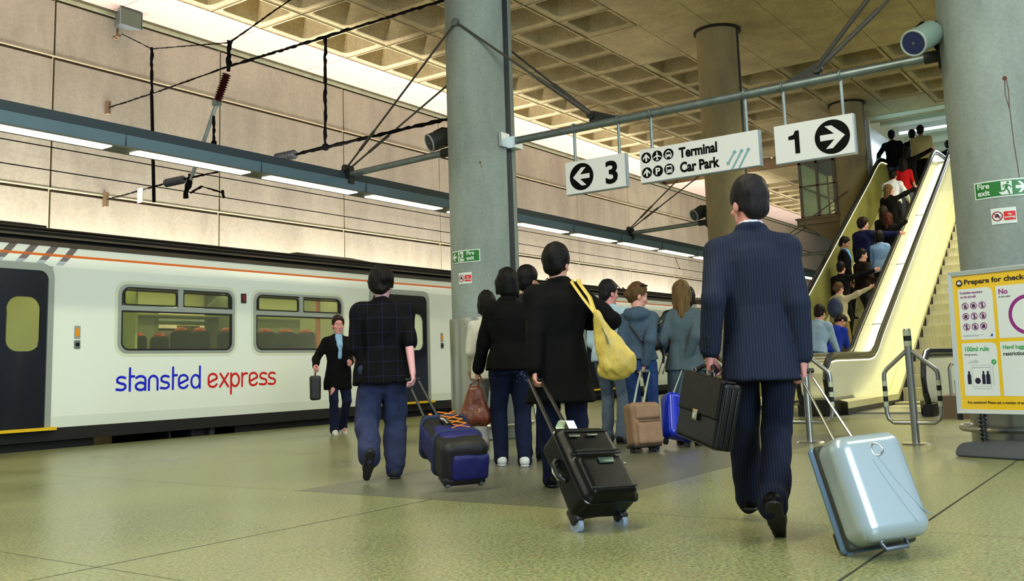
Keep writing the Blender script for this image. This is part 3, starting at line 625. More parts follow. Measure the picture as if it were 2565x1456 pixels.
# far side of the carriage, with its windows
mb = MB()
for z0, z1 in ((.27, 1.285), (2.245, 2.74)): mb.box(X0, X1, 15.22, 15.28, z0, z1)
pw = X0
for w in wins: mb.box(pw, w[0], 15.22, 15.28, 1.285, 2.245); pw = w[1]
mb.box(pw, X1, 15.22, 15.28, 1.285, 2.245); mb.box(X0, X1, 12.7, 15.2, .22, .30); mb.build('interior_wall', m_int, train, 0)
mb = MB(); mb.box(X0, X1, 12.7, 15.2, 2.50, 2.55); mb.build('interior_ceiling', mat('train_interior_ceiling', (.78, .80, .55), .5), train, 0)
mb = MB()
for y in (13.2, 14.6): mb.box(X0, X1, y - .09, y + .09, 2.46, 2.495)
mb.build('interior_lamp', emis('train_lamp', (1, .97, .72), 3.4), train, 0)
mb = MB(); mb.xprism([(12.58, 2.40), (12.9, 2.50), (12.9, 2.52), (12.58, 2.52)], X0, X1); mb.xprism([(15.2, 1.98), (14.75, 2.0), (14.75, 2.03), (15.2, 2.03)], X0, X1); mb.build('luggage_rack', mat('rack', (.62, .65, .45), .5, .2), train, 0)
# roof
m_rk = mat('train_roof_deep_black', (.02, .02, .024), .6, spec=.2); m_rl = mat('train_roof_lip', (.36, .33, .27), .7, noise=.4, nscale=4, stretch=(.3, 1, 1))
mb = MB(); mb.xprism([(12.58, 2.735), (12.60, 2.80), (12.66, 2.803), (15.14, 2.803), (15.2, 2.80), (15.22, 2.735)], X0 - .1, X1 + .1); mb.build('gutter', m_roofb, train, 0)
mb = MB(); mb.xprism([(12.72, 2.80), (12.72, 2.87), (15.1, 2.87), (15.1, 2.80)], X0 - .1, X1 + .1); mb.build('roof_recess', m_rk, train, 0)
mb = MB(); mb.xprism([(12.64, 2.862), (12.64, 2.892), (12.76, 2.90), (12.76, 2.862)], X0 - .1, X1 + .1); mb.build('roof_lip', m_rl, train, 0)
mb = MB(); mb.xprism([(12.72, 2.89), (12.72, 2.945), (12.78, 2.945), (12.80, 3.01), (12.92, 3.035), (13.3, 3.10), (13.9, 3.13), (14.5, 3.10), (15.1, 2.93), (15.1, 2.87), (13, 2.87)], X0 - .1, X1 + .1); mb.build('roof', m_rk, train, 20)
for y, z, r, m in ((12.73, 2.952, .008, m_rl), (12.80, 3.012, .007, m_roofb), (12.73, 2.975, .016, m_rk)):
    MB().cyl((X0, y, z), (X1, y, z), r, n=8).build('roof_rib', m, train)
mb = MB(); mb.xprism([(12.80, 2.99), (12.82, 3.05), (13.4, 3.16), (14.4, 3.16), (15.0, 2.99)], 4.5, 7.05); mb.build('roof_pod', m_roofk, train, 20)
mb = MB(); mb.xprism([(12.80, 2.98), (12.90, 3.04), (13.4, 3.16), (14.4, 3.16), (15.0, 2.99)], 12.2, 13.6); mb.build('roof_pod', m_roofk, train, 20)
for px, n_ in ((19.6, 5), (22.6, 6)):
    mb = MB()
    for k in range(n_): random.seed(k); mb.tube([(px + k * .3, 12.74, 2.93), (px + k * .3 + .15, 12.72, 3.02 + random.uniform(0, .06)), (px + k * .3 + .4, 12.74, 2.95)], .014, 6)
    mb.build('roof_cable', m_roofk, train)
# orange stripe and the slanting grey bars by the door
def sfn(o): return lambda u, v, q: (u, py(v) - o - q, v)
mb = MB(); f = sfn(.002)
for k in range(40): a = X0 + (X1 - X0) * k / 40; b = X0 + (X1 - X0) * (k + 1) / 40; mb.add([f(a, 2.590, 0), f(b, 2.590, 0), f(b, 2.624, 0), f(a, 2.624, 0)], [(0, 1, 2, 3)])
mb.build('orange_stripe', m_orange, train, 0)
def slant(u, z0, z1, m, name, w=.11):
    f = sfn(.0015); mb = MB(); n = 6; vs = []
    for i in range(n + 1):
        z = z0 + (z1 - z0) * i / n; uu = u + (z - 2.45) * .95; vs += [f(uu, z, 0), f(uu + w, z, 0)]
    mb.add(vs, [(2 * i, 2 * i + 1, 2 * i + 3, 2 * i + 2) for i in range(n)]); mb.build(name, m, train, 0)
m_bar = mat('livery_bar', (.45, .42, .42), .4); m_bar2 = mat('livery_bar_pale', (.70, .74, .78), .4)
for k in range(8):
    u = 5.02 + .285 * k
    slant(u, 2.53, 2.735, m_bar, 'livery_bar'); slant(u, 2.47, 2.53, m_bar2, 'livery_bar')
# windows
def tfn(o): return lambda u, v, q: (u, TY - o - q, v)
def window(a, b, k):
    f = tfn(0); out = rrect(a - .02, b + .02, 1.262, 2.268, .15, 6); inn = rrect(a + .03, b - .03, 1.30, 2.228, .125, 6)
    mb = MB(); ring_plate(mb, out, inn, f, -.02, .012); w = mb.build('window', m_seal, train, 40)
    fx = (lambda u, v, q: (u, TY + q, v))
    mb = MB(); ring_plate(mb, rrect(a - .07, b + .07, 1.215, 2.315, .19, 6), rrect(a - .02, b + .02, 1.262, 2.268, .15, 6), f, -.005, .004); mb.build('surround', mat('train_cream', (.86, .89, .80), .3), w, 40)
    mb = MB(); ring_plate(mb, inn, rrect(a + .058, b - .058, 1.328, 2.205, .105, 6), f, -.03, .004); mb.build('gasket', m_gask, w, 40)
    m = (a + b) / 2 + .01
    mb = MB(); mb.box(a + .03, b - .03, TY - .012, TY + .02, 1.885, 1.955); mb.box(m - .045, m + .045, TY - .014, TY + .02, 1.92, 2.225); mb.build('transom', m_seal, w, 0)
    mb = MB(); mb.box(a + .03, b - .03, TY - .006, TY + .02, 1.86, 1.887)
    for u0, u1 in ((a + .075, m - .05), (m + .05, b - .075)): ring_plate(mb, rrect(u0, u1, 1.96, 2.195, .04, 4), rrect(u0 + .02, u1 - .02, 1.98, 2.172, .03, 4), f, -.02, .006)
    mb.build('vent_gasket', m_gask, w, 0)
    mb = MB(); flatpoly(mb, inn, lambda u, v, q: (u, TY + .018, v), 0); mb.build('pane', g_train, w, 0)
for k, (a, b) in enumerate(wins): window(a, b, k)
# far windows: frames only
for k, (a, b) in enumerate(wins):
    mb = MB(); ring_plate(mb, rrect(a, b, 1.285, 2.245, .02, 4), rrect(a + .06, b - .06, 1.34, 2.2, .12, 4), lambda u, v, q: (u, 15.21 + q, v), 0, .03); mb.box(a, b, 15.2, 15.22, 1.87, 1.94); mb.build('interior_window_frame', m_intg, train, 0)
# doors
def door(a, b, k):
    f = tfn(0); m = (a + b) / 2
    o = [(a, .29)] + arc(a + .17, 2.43 - .17, .17, 180, 90, 6) + arc(b - .17, 2.43 - .17, .17, 90, 0, 6) + [(b, .29)]
    i = [(a + .05, .29)] + arc(a + .18, 2.43 - .18, .13, 180, 90, 6) + arc(b - .18, 2.43 - .18, .13, 90, 0, 6) + [(b - .05, .29)]
    oo = [(a - .03, .27)] + arc(a + .15, 2.46 - .16, .18, 180, 90, 6) + arc(b - .15, 2.46 - .16, .18, 90, 0, 6) + [(b + .03, .27)]
    sq = [(a - .01, .27)] + [(a - .01, 2.45)] * 7 + [(b + .01, 2.45)] * 7 + [(b + .01, .27)]
    mb = MB(); n = len(o)
    for t0 in (0,):
        vs = [(u, TY - .016, v) for u, v in oo] + [(u, TY - .016, v) for u, v in i] + [(u, TY + .05, v) for u, v in i]; mb.add(vs, [(q, q + 1, n + q + 1, n + q) for q in range(n - 1)] + [(n + q, n + q + 1, 2 * n + q + 1, 2 * n + q) for q in range(n - 1)])
        vs = [(u, TY - .004, v) for u, v in sq] + [(u, TY - .004, v) for u, v in o]; mb.add(vs, [(q, q + 1, n + q + 1, n + q) for q in range(n - 1)])
    mb.build('door_frame', m_seal, train, 40)
    mb = MB(); mb.box(a - .05, b + .09, TY - .07, TY + .05, .245, .285); mb.build('door_step', mat('step_yellow', (.88, .72, .06), .5), train, 0)
    for (p, q, s) in ((a, m, 0), (m, b, 1)):
        wa, wb = ((p + .16 + .08, p + .70) if s == 0 else (q - .60, q - .145))
        L = [(p + .003, .285), (q - .003, .285), (q - .003, 2.42), (p + .003, 2.42)]
        hole = rrect(wa, wb, 1.295, 2.02, .16, 6)
        bm = bmesh.new(); es = []
        for loop in (L, hole):
            bv = [bm.verts.new((u, TY + .03, v)) for u, v in loop]; es += [bm.edges.new((bv[i], bv[(i + 1) % len(bv)])) for i in range(len(bv))]
        bmesh.ops.triangle_fill(bm, edges=es, use_beauty=True); bm.verts.index_update()
        mb = MB(); mb.add([v.co[:] for v in bm.verts], [tuple(v.index for v in fc.verts) for fc in bm.faces]); bm.free()
        d = mb.build('door', m_navy, train, 0); d.modifiers.new('s', 'SOLIDIFY').thickness = .03
        mb = MB(); ring_plate(mb, rrect(wa - .025, wb + .025, 1.27, 2.045, .18, 6), rrect(wa, wb, 1.295, 2.02, .16, 6), lambda u, v, t: (u, TY + .015 - t, v), 0, .01); mb.build('window_seal', m_gask, d, 0)
        mb = MB(); flatpoly(mb, hole, lambda u, v, t: (u, TY + .03, v), 0); mb.build('pane', g_train, d, 0)
for k, (a, b) in enumerate(doors): door(a, b, k)
for x in (7.37, 15.33, 23.2, 12.85):
    mb = MB(); mb.box(x - .042, x + .042, TY - .012, TY + .02, 1.33, 1.445); mb.build('door_button_box', m_galv, train, 0)
    mb = MB(); mb.cyl((x, TY - .022, 1.388), (x, TY, 1.388), .026, n=20); mb.build('door_button', m_blackgloss, train)
    mb = MB(); mb.box(x - .045, x + .045, TY - .004, TY + .02, 1.465, 1.645); mb.build('notice_backing', m_seal, train, 0)
    mb = MB(); mb.box(x - .03, x + .03, TY - .007, TY, 1.50, 1.60); flatpoly(mb, [(x - .018, 1.60), (x + .018, 1.60), (x, 1.632)], tfn(.007), 0); mb.build('orange_notice', mat('notice_orange', (.90, .58, .08), .5), train, 0)
for x in (10.23, 22.95):
    MB().box(x - .05, x + .05, TY - .014, TY + .02, 2.07, 2.225).build('lamp_frame', m_gask, train, 0)
    MB().box(x - .036, x + .036, TY - .02, TY, 2.095, 2.205).build('warning_lamp', mat('lamp_red', (.48, .09, .05), .25), train, 0)
# seats, partitions, poles inside
def seat(x, y, k):
    mb = MB(); mb.rbox((x, y, 1.25), (.15, .43, .78), .07, 4); s = mb.build('seat', m_seat, train, 40)
    MB().tube([(x, y - .17, 1.44), (x, y - .16, 1.58), (x, y - .08, 1.645), (x, y + .08, 1.645), (x, y + .16, 1.58), (x, y + .17, 1.44)], .046, 10, flat=.9).build('headrest', m_grab, s)
for x in (1.5, 2.4, 9.42, 9.78, 10.25, 10.62, 11.05, 11.5, 11.98, 16.6, 17.4, 19, 19.9, 24.3, 25.2):
    for y in ((12.95, 13.4) if x in (10.62, 11.05, 11.5, 11.98) else (13.05, 14.75) if x in (9.42, 9.78) else (12.95, 14.8)): seat(x, y, 0)
m_poster = mat('carriage_poster', (.82, .62, .22), .5, noise=.5, nscale=7, col2=(.42, .30, .12))
for x, m_ in ((8.15, m_int), (8.58, m_intg), (12.9, m_int), (15.2, m_intg), (7.2, m_int), (20.9, m_int)):
    MB().box(x, x + .04, 13.0, 14.1, .3, 2.45).build('partition', m_, train, 0)
MB().box(8.60, 9.0, 13.9, 13.94, .3, 2.45).build('partition', m_intg, train, 0)
MB().box(10.9, 11.38, 15.18, 15.21, 1.36, 1.86).build('poster', m_poster, train, 0)
MB().box(11.5, 11.56, 14.4, 15.2, .3, 2.45).build('partition', mat('partition_grey', (.45, .47, .40), .6), train, 0)
for x in (12.28, 13.4, 6.42): MB().cyl((x, 12.95, .3), (x, 12.95, 2.5), .045).build('grab_pole', m_orange, train)
# name of the service, drawn in round-ended strokes
def lettering():
    def S(pts): return pts
    def glyph(ch):
        A = arc
        if ch == 's': return [[(.44, .80), (.36, .90)] and [(.47, .84)] + A(.27, .72, .22, 35, 180, 8, .18)[1:] + A(.27, .62, .22, 180, 215, 2, .08)[1:] + [(.27, .49)] + A(.27, .30, .22, 60, -90, 9, .20) + [(.02, .14)]]
        if ch == 't': return [[(.12, .04), (.12, 1.42)], [(.12, .92), (.34, .92)]]
        if ch == 'a': return [[(.06, .82)] + A(.30, .70, .26, 130, 0, 7, .22) + [(.56, .06)], A(.30, .29, .26, 0, 360, 18, .23)]
        if ch == 'n': return [[(.06, .04), (.06, .62)] + A(.30, .62, .24, 180, 0, 10, .30) + [(.54, .04)]]
        if ch == 'e': return [[(.10, .36), (.60, .62)] + A(.33, .66, .26, 0, 180, 9, .26) + [(.07, .34)] + A(.33, .32, .26, 180, 340, 9, .25)]
        if ch == 'd': return [[(.58, .04), (.58, 1.46)], A(.32, .48, .26, 0, 360, 20, .42)]
        if ch == 'x': return [[(.04, .06), (.56, .92)], [(.06, .92), (.56, .06)]]
        if ch == 'p': return [[(.08, -.42), (.08, .92)], A(.34, .48, .26, 0, 360, 20, .42)]
        if ch == 'r': return [[(.08, .04), (.08, .92)], [(.08, .60)] + A(.34, .62, .26, 180, 75, 6, .28)]
    f = tfn(.003)
    def word(txt, u0, u1, z0, xh, m, name):
        adv = {'s': .60, 't': .40, 'a': .70, 'n': .70, 'e': .74, 'd': .70, 'x': .66, 'p': .72, 'r': .50}
        tot = sum(adv[c] for c in txt); k = (u1 - u0) / tot; u = u0
        for c in txt:
            mb = MB()
            for q_, st in enumerate(glyph(c)):
                P = [(u + x * k, z0 + y * xh) for x, y in st]; stroke(mb, P, .036, f, .0012 * q_)
                for w_, e in enumerate((P[0], P[-1])): disc(mb, e[0], e[1], .018, f, .0012 * q_ + .0004 + .0003 * w_, 12)
            mb.build(name, m, train, 0); u += adv[c] * k
    word('stansted', 7.975, 9.43, .715, .232, mat('letter_blue', (.03, .10, .82), .35), 'service_letter')
    word('express', 9.535, 10.93, .715, .238, mat('letter_red', (.82, .05, .06), .35), 'service_letter')
lettering()
for k in range(2):
    f = tfn(.003); u = 25.2 + k * .28
    mb = MB(); stroke(mb, [(u, .62), (u + .35, 1.05)], .06, f, 0); disc(mb, u, .62, .055, f, .0006, 14); disc(mb, u + .35, 1.05, .055, f, .0006, 14); mb.build('livery_emblem', m_bar, train, 0)
# underframe: black skirt with gear hung below, gaps where light from the far side shows
mb = MB(); mb.box(X0, X1, 12.56, 12.62, .10, .275); mb.box(X0, X1, 12.6, 15.2, .18, .23); mb.build('solebar', m_under, train, 0)
for a, b, z0 in ((-5.5, 6.1, -.45), (6.35, 7.75, -.5), (8.95, 9.0, -.3), (9.35, 9.6, -.3), (9.75, 13.0, -.5), (13.12, 13.75, -.5), (13.9, 27.5, -.6)):
    MB().rbox(((a + b) / 2, 13.4, (z0 + .18) / 2 + .02), (b - a, 1.5, .20 - z0), .03, 2).build('underframe_box', m_under, train, 0)
MB().rbox((9.95, 12.75, .02), (.5, .2, .25), .03, 2).build('underframe_box', mat('underframe_grey', (.20, .20, .21), .6), train, 0)
for x in (-3.5, -1.0, 24.2, 26.4):
    for y in (13.18, 14.62): MB().cyl((x, y - .06, -.44), (x, y + .06, -.44), .42, n=28).build('wheel', m_dksteel, train)
# second carriage, coupled on
MB().box(X1 + .05, X1 + .65, 12.9, 14.9, .3, 2.85).build('gangway_bellows', m_black, train, 0)
car2 = 28.3
mb = MB(); P = [(12.56, .27), (TY, .6), (TY, 2.24), (12.60, 2.74), (13.4, 3.05), (14.4, 3.05), (15.2, 2.74), (15.28, 2.24), (15.28, .6), (15.24, .27)]; mb.xprism(P, car2, 48); mb.build('coupled_carriage_body', m_body, train, 30)
mb = MB(); mb.xprism([(12.59, 2.735), (12.70, 2.90), (12.9, 3.0), (13.9, 3.12), (14.9, 3.0), (15.2, 2.735)], car2, 48); mb.build('coupled_carriage_roof', m_roofk, train, 20)
for a, b in ((29.5, 31.5), (32, 34), (38, 40), (40.5, 42.5)): MB().box(a, b, TY - .01, TY + .02, 1.29, 2.22).build('coupled_carriage_window', m_blackgloss, train, 0)
for a in (35.2, 43.5): MB().box(a, a + 1.68, TY - .012, TY + .02, .3, 2.42).build('coupled_carriage_door', m_navy, train, 0)
MB().box(car2, 48, TY - .006, TY + .05, 2.597, 2.622).build('orange_stripe', m_orange, train, 0)
MB().box(car2, 48, 12.6, 15.2, -.5, .26).build('solebar', m_under, train, 0)
for k in range(5):
    u = 28.6 + .4 * k; slant(u, 2.45, 2.735, m_bar, 'livery_bar')
# ------------------------------------------------------------------ the pair of escalators and the level above
K = .566; XS = 17.9; UP = 5.18      # slope of the steps, where the slope begins, upper floor level
def stepz(x): return min(max(0., K * (x - XS)), UP)
HL = [(14.80, .10), (14.52, .17), (14.34, .36), (14.29, .55), (14.36, .76), (14.55, .88), (14.80, .904), (15.4, .904), (16.2, .904), (16.7, .904), (17.0, .93), (17.3, 1.04), (17.7, 1.30)]
HU = [(25.6, 5.80), (26.0, 6.02), (26.3, 6.13), (26.7, 6.18), (27.3, 6.19), (28.2, 6.19), (28.7, 6.14), (28.95, 5.95), (29.0, 5.75), (28.9, 5.5), (28.6, 5.32)]
def rail_path(): return HL + [(x, .904 + K * (x - 17.0)) for x in (19, 21, 23, 25)] + HU
def hzz(x):
    P = rail_path()[6:-4]; return float(np.interp(x, [p[0] for p in P], [p[1] for p in P]))
m_hand = mat('handrail_rubber', (.045, .045, .075), .30, coat=.3)
m_hand2 = mat('handrail_steel', (.30, .32, .31), .3, .8)
m_deck = mat('deck_cream', (.86, .84, .66), .38, .25)
m_skirt = mat('skirt_dark', (.12, .10, .16), .5)
m_step = mat('step_metal', (.80, .79, .68), .5, .15, noise=.3, nscale=3, stretch=(1, 30, 1))
m_stepd = mat('step_dark', (.10, .10, .10), .7)
g_bal = glass('balustrade_glass', (.99, .99, .955), .05, .05)
g_bal2 = glass('balustrade_glass_olive', (.74, .74, .50), .22, .08)
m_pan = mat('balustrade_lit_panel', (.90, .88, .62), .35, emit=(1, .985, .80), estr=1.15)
m_balamp = emis('balustrade_lamp', (1, .97, .75), 1.6)
def escalator(name, label, yl, yr, inner):
    """yl, yr: the left (train side) and right handrail lines"""
    t = thing('escalator', label, 'escalator', (14.5, (yl + yr) / 2, 0), 'escalators')
    for y, side in ((yl, 1), (yr, -1)):
        b = None
        pan = []
        P = rail_path(); xs_ = np.linspace(14.6, 28.8, 60)
        top = [(p[0], p[1] - .035) for p in P[2:-2]]
        low = [(x, max(.17, stepz(x) + .19 + .0)) for x in np.linspace(28.6, 14.6, 40)]
        mb = MB(); poly = top + low
        mb.yprism(poly, y - .008, y + .008); pn = mb.build('balustrade', g_bal2 if y > 6 else g_bal, t, 0)
        mb = MB(); mb.tube([(p[0], y, p[1]) for p in P], .050, 12, flat=.75, up=(0, 1, 0)); mb.build('handrail', m_hand, pn)
        mb = MB()
        mb.tube([(p[0], y, p[1] - .062) for p in P[1:-1]], .026, 8, flat=1.4, up=(0, 1, 0)); mb.build('handrail_guide', m_hand2, pn)
        s = -side      # towards the steps
        # lamp strip under the handrail, inner deck, skirt and outer cladding
        mb = MB(); mb.tube([(p[0], y + s * .026, p[1] - .085) for p in P[5:-4]], .010, 6); mb.build('handrail_lamp', m_balamp, pn, 0)
        xx = np.linspace(14.75, 28.6, 50)
        mb = MB(); vs = []; yi = y + s * .17; 
        for x in xx: z = stepz(x) + .20; vs += [(x, y + s * .012, z + .035), (x, yi, z - .0), (x, yi, z - .10)]
        fs = []
        for i in range(49): fs += [(3 * i, 3 * i + 3, 3 * i + 4, 3 * i + 1), (3 * i + 1, 3 * i + 4, 3 * i + 5, 3 * i + 2)]
        mb.add(vs, fs); mb.build('inner_deck', m_deck, t, 40)
        mb = MB(); vs = []
        for x in xx: z = stepz(x) + .10; vs += [(x, yi - s * .004, z), (x, yi - s * .004, z - .42)]
        mb.add(vs, [(2 * i, 2 * i + 2, 2 * i + 3, 2 * i + 1) for i in range(49)]); mb.build('skirt', m_skirt, t, 0)
        mb = MB(); mb.box(14.42, 15.1, y - .07, y + .07, 0.0, .17); mb.build('newel_base', m_black, t, 0)
    # steps
    w0, w1 = min(yl, yr) + .18, max(yl, yr) - .18
    def step(x, z):
        mb = MB(); pr = [(x, z), (x + .40, z), (x + .40, z - .05), (x + .06, z - .05)] + [(x + .05 - .05 * math.sin(a), z - .22 * (1 - 0) * (a / (PI / 2)) * .0 - .20 + .18 * math.cos(a) * 0) for a in ()] + [(x + .045, z - .10), (x + .02, z - .17), (x + .0, z - .215), (x - .0, z - .02)]
        pr = [(x, z), (x + .40, z), (x + .40, z - .04), (x + .05, z - .04), (x + .055, z - .13), (x + .03, z - .225), (x - .0, z - .225)] + [(x + .018, z - .18), (x + .026, z - .12), (x + .018, z - .05)]
        mb.yprism([(p[0], p[1]) for p in pr], w0, w1); mb.build('step', m_step, t, 25)
    n0 = 0
    x = 16.7
    while x < XS + .1: 
        step(x, .02 if x < XS - .4 else .06); x += .405
    z = .06; x = XS + .25
    while z < UP - .25: z += .2295; step(x, z); x += .4055
    while x < 28.6: step(x, UP); x += .4055
    MB().box(15.1, 16.7, w0, w1, 0, .025).build('comb_plate', m_steel, t, 0)
    mb = MB(); mb.yprism([(15.2, -.1), (16.7, -.1), (XS, -.35), (28.7, UP - .5), (28.7, UP - 1.5), (26, UP - 1.7), (17.5, -1.2), (15.2, -1.0)], w0 - .05, w1 + .05); mb.build('truss', m_stepd, t, 0)
    return t
escalator('a', 'crowded escalator going up, left one of the pair', 6.17, 4.80, 1)
esc_r = escalator('b', 'empty escalator with bare steps, right one of the pair', 4.385, 3.02, 1)
# cladding panel between the two escalators
t = esc_r
xx = np.linspace(15.0, 28.6, 50); vs = []
mb = MB(); prof = []
for x in xx:
    z = max(.22, hzz(max(x, 15.5)) - .34 if x > 17 else .22 + max(0, (x - 15.6)) * .25)
    vs += [(x, 4.42, z - .10), (x, 4.50, z), (x, 4.70, z), (x, 4.765, z - .10)]
fs = []
for i in range(49):
    for j in range(3): fs.append((4 * i + j, 4 * i + 4 + j, 4 * i + 5 + j, 4 * i + 1 + j))
mb.add(vs, fs); mb.build('top_panel', m_pan, t, 40)
mb = MB()
for yy in (4.425, 4.76):
    vs = []
    for x in xx: z = max(.22, hzz(max(x, 15.5)) - .34 if x > 17 else .22 + max(0, (x - 15.6)) * .25) - .1; vs += [(x, yy, z), (x, yy, max(.0, stepz(x) - .3))]
    mb.add(vs, [(2 * i, 2 * i + 2, 2 * i + 3, 2 * i + 1) for i in range(49)])
mb.build('side_panel', m_pan, t, 0)
for x in (18.6, 20.9, 23.2): MB().box(x - .01, x + .01, 4.43, 4.76, hzz(x) - .345, hzz(x) - .332).build('panel_joint', m_skirt, t, 0)
MB().rbox((15.05, 4.59, .12), (1.2, .50, .24), .02, 2).build('plinth', mat('plinth_bronze', (.16, .14, .11), .4, .4), t, 0)
MB().box(14.55, 15.7, 4.38, 4.80, .24, .27).build('plinth_top', mat('plinth_top', (.70, .70, .55), .35, .3), t, 0)
# low guard rail to the right of the right escalator
t = thing('guard_rail', 'small steel guard rail beside the foot of the right escalator, next to the poster', 'rail', (14.4, 2.62, 0))
MB().tube([(14.2, 2.66, .30), (14.2, 2.66, .66), (14.26, 2.64, .72), (14.8, 2.35, .78)], .022, 10).build('tube', m_steel, t)
MB().box(14.0, 15.2, 2.3, 2.78, 0, .30).build('plinth', mat('plinth_brown', (.40, .32, .22), .6), t, 0)

# upper level: floor edge, hall ceiling with lamps, lit poster wall
mb = MB(); mb.box(28.7, 50, -3, 6.6, UP - .35, UP); mb.box(26.8, 50, 6.33, 6.6, UP - .35, UP); struct(mb.build('floor_upper', mat('upper_floor', (.42, .42, .38), .5), smooth=0))
m_hallc = mat('hall_ceiling', (.74, .78, .70), .6)
mb = MB(); mb.box(28.1, 50, -4, 9.3, CZ + .30, CZ + .35)
for k in range(9): x = 28.25 + 1.55 * k; mb.box(x, x + .45, -4, 6.9, CZ + (-.02 if k == 0 else .04), CZ + .3)
struct(mb.build('ceiling_hall', m_hallc, smooth=0))
for k, (x, y0, y1) in enumerate(((30.9, 3.9, 6.6), (32.5, 2.2, 4.55), (34.2, 1.0, 3.4))):
    t = thing('hall_lamp', ['bright tube lamp above the heads at the escalator top', 'second bright tube lamp under the hall ceiling, by the right edge column', 'farthest tube lamp under the hall ceiling'][k], 'lamp', (x, (y0 + y1) / 2, CZ - .02), 'tube lamps of the upper hall')
    MB().cyl((x, y0, CZ - .03), (x, y1, CZ - .03), .035, n=10).build('tube', emis('hall_tube', (.85, .9, 1), 9), t)
    MB().box(x - .06, x + .06, y0, y1, CZ, CZ + .29).build('housing', m_white, t, 0)
struct(MB().box(50, 50.1, -6, 9, UP, CZ + .3).build('wall_hall_end', mat('hall_end_wall', (.75, .82, .85), .6), smooth=0))
struct(MB().box(26.9, 27.0, 6.52, 7.0, UP - .3, 7.42).build('wall_cladding_white', mat('white_cladding', (.78, .80, .76), .45), smooth=0))
mb = MB(); mb.box(27.0, 50, 6.9, 7.0, UP - .3, 7.6); struct(mb.build('wall_hall_left', mat('white_cladding', (.78, .80, .76), .45), smooth=0))
area('hall_daylight', (33, 3.5, 7.6), 5, 5, 420, (.80, .90, 1.0), (0, 0, 0))
t = thing('lit_poster', 'glowing blue and white poster case at the head of the left escalator', 'poster', (28.4, 6.85, 6.4))
MB().box(27.2, 29.6, 6.78, 6.9, 5.5, 7.15).build('case', mat('poster_case', (.55, .58, .58), .4, .4), t, 0)
mb = MB(); mb.box(27.3, 29.5, 6.765, 6.78, 5.6, 7.05)
mp = bpy.data.materials.new('poster_picture'); mp.use_nodes = True; nt = mp.node_tree; bs = nt.nodes['Principled BSDF']
tc = nt.nodes.new('ShaderNodeTexCoord'); nz = nt.nodes.new('ShaderNodeTexNoise'); nz.inputs['Scale'].default_value = 1.6; rp = nt.nodes.new('ShaderNodeValToRGB')
e = rp.color_ramp.elements; e[0].position = .35; e[0].color = (.02, .10, .55, 1); e[1].position = .62; e[1].color = (.75, .92, .95, 1); e.new(.48).color = (.15, .6, .45, 1)
nt.links.new(tc.outputs['Object'], nz.inputs[0]); nt.links.new(nz.outputs[0], rp.inputs[0]); nt.links.new(rp.outputs[0], bs.inputs['Emission Color']); bs.inputs['Emission Strength'].default_value = 2.2
mb.build('picture', mp, t, 0)

# glazed cabin hung on the column at the escalator head
m_frame = mat('cabin_frame', (.42, .38, .34), .5, .2); g_cab = glass('cabin_glass', (.95, .98, .94), .08, .04)
m_haunch = mat('haunch_concrete', (.50, .44, .34), .8, noise=.3, nscale=2)
t = thing('glazed_cabin', 'glazed cabin on a concrete ledge left of the warm-lit column', 'cabin', (26, 7.85, 4.1))
mb = MB(); mb.box(26, 28.6, 7.25, 8.43, 4.55, 4.73); mb.box(25.95, 28.6, 7.25, 8.46, 4.69, 4.74); mb.build('ledge', m_haunch, t, 0)
mb = MB(); mb.xprism([(8.30, 4.55), (7.85, 4.28), (7.83, 4.20), (7.45, 4.02), (7.25, 4.02), (7.25, 4.55)], 26.05, 28.5); mb.build('haunch', m_haunch, t, 0)
mb = MB(); mb.box(26, 28.6, 7.25, 8.36, 6.32, 6.50); mb.build('roof', mat('cabin_roof', (.25, .20, .12), .8), t, 0)
mb = MB()
for y in (8.27, 7.80, 7.34): mb.box(26.0, 26.07, y - .035, y + .035, 4.73, 6.33)
mb.box(26, 26.06, 7.25, 8.3, 4.73, 4.78); mb.box(26, 26.06, 7.25, 8.3, 5.60, 5.64); mb.box(26, 26.06, 7.25, 8.3, 6.24, 6.32)
for x in (27.5, 28.57): mb.box(x - .03, x + .03, 8.24, 8.30, 4.73, 6.33)
mb.box(26, 28.6, 8.24, 8.30, 5.60, 5.64); mb.build('frame', m_frame, t, 0)
mb = MB(); mb.box(26.03, 26.04, 7.28, 8.27, 4.76, 6.3); mb.box(26.05, 28.6, 8.26, 8.27, 4.76, 6.3); mb.build('glazing', g_cab, t, 0)
MB().tube([(26.15, 8.1, 5.55), (28.5, 7.6, 5.3)], .025, 8).build('inner_rail', m_steel, t)
# red and black platform signs behind the escalator
t = thing('platform_notice', 'red and black notice board far behind the escalator handrail', 'sign', (24.0, 7.9, 1.5))
MB().box(24.0, 24.06, 7.75, 8.05, 1.75, 2.35).build('red_panel', m_redsign, t, 0)
MB().box(24.0, 24.06, 7.40, 7.70, 1.75, 2.5).build('black_panel', m_signblack, t, 0)
MB().box(24.02, 24.05, 7.7, 7.76, 0, 2.5).build('post', m_galv, t, 0)

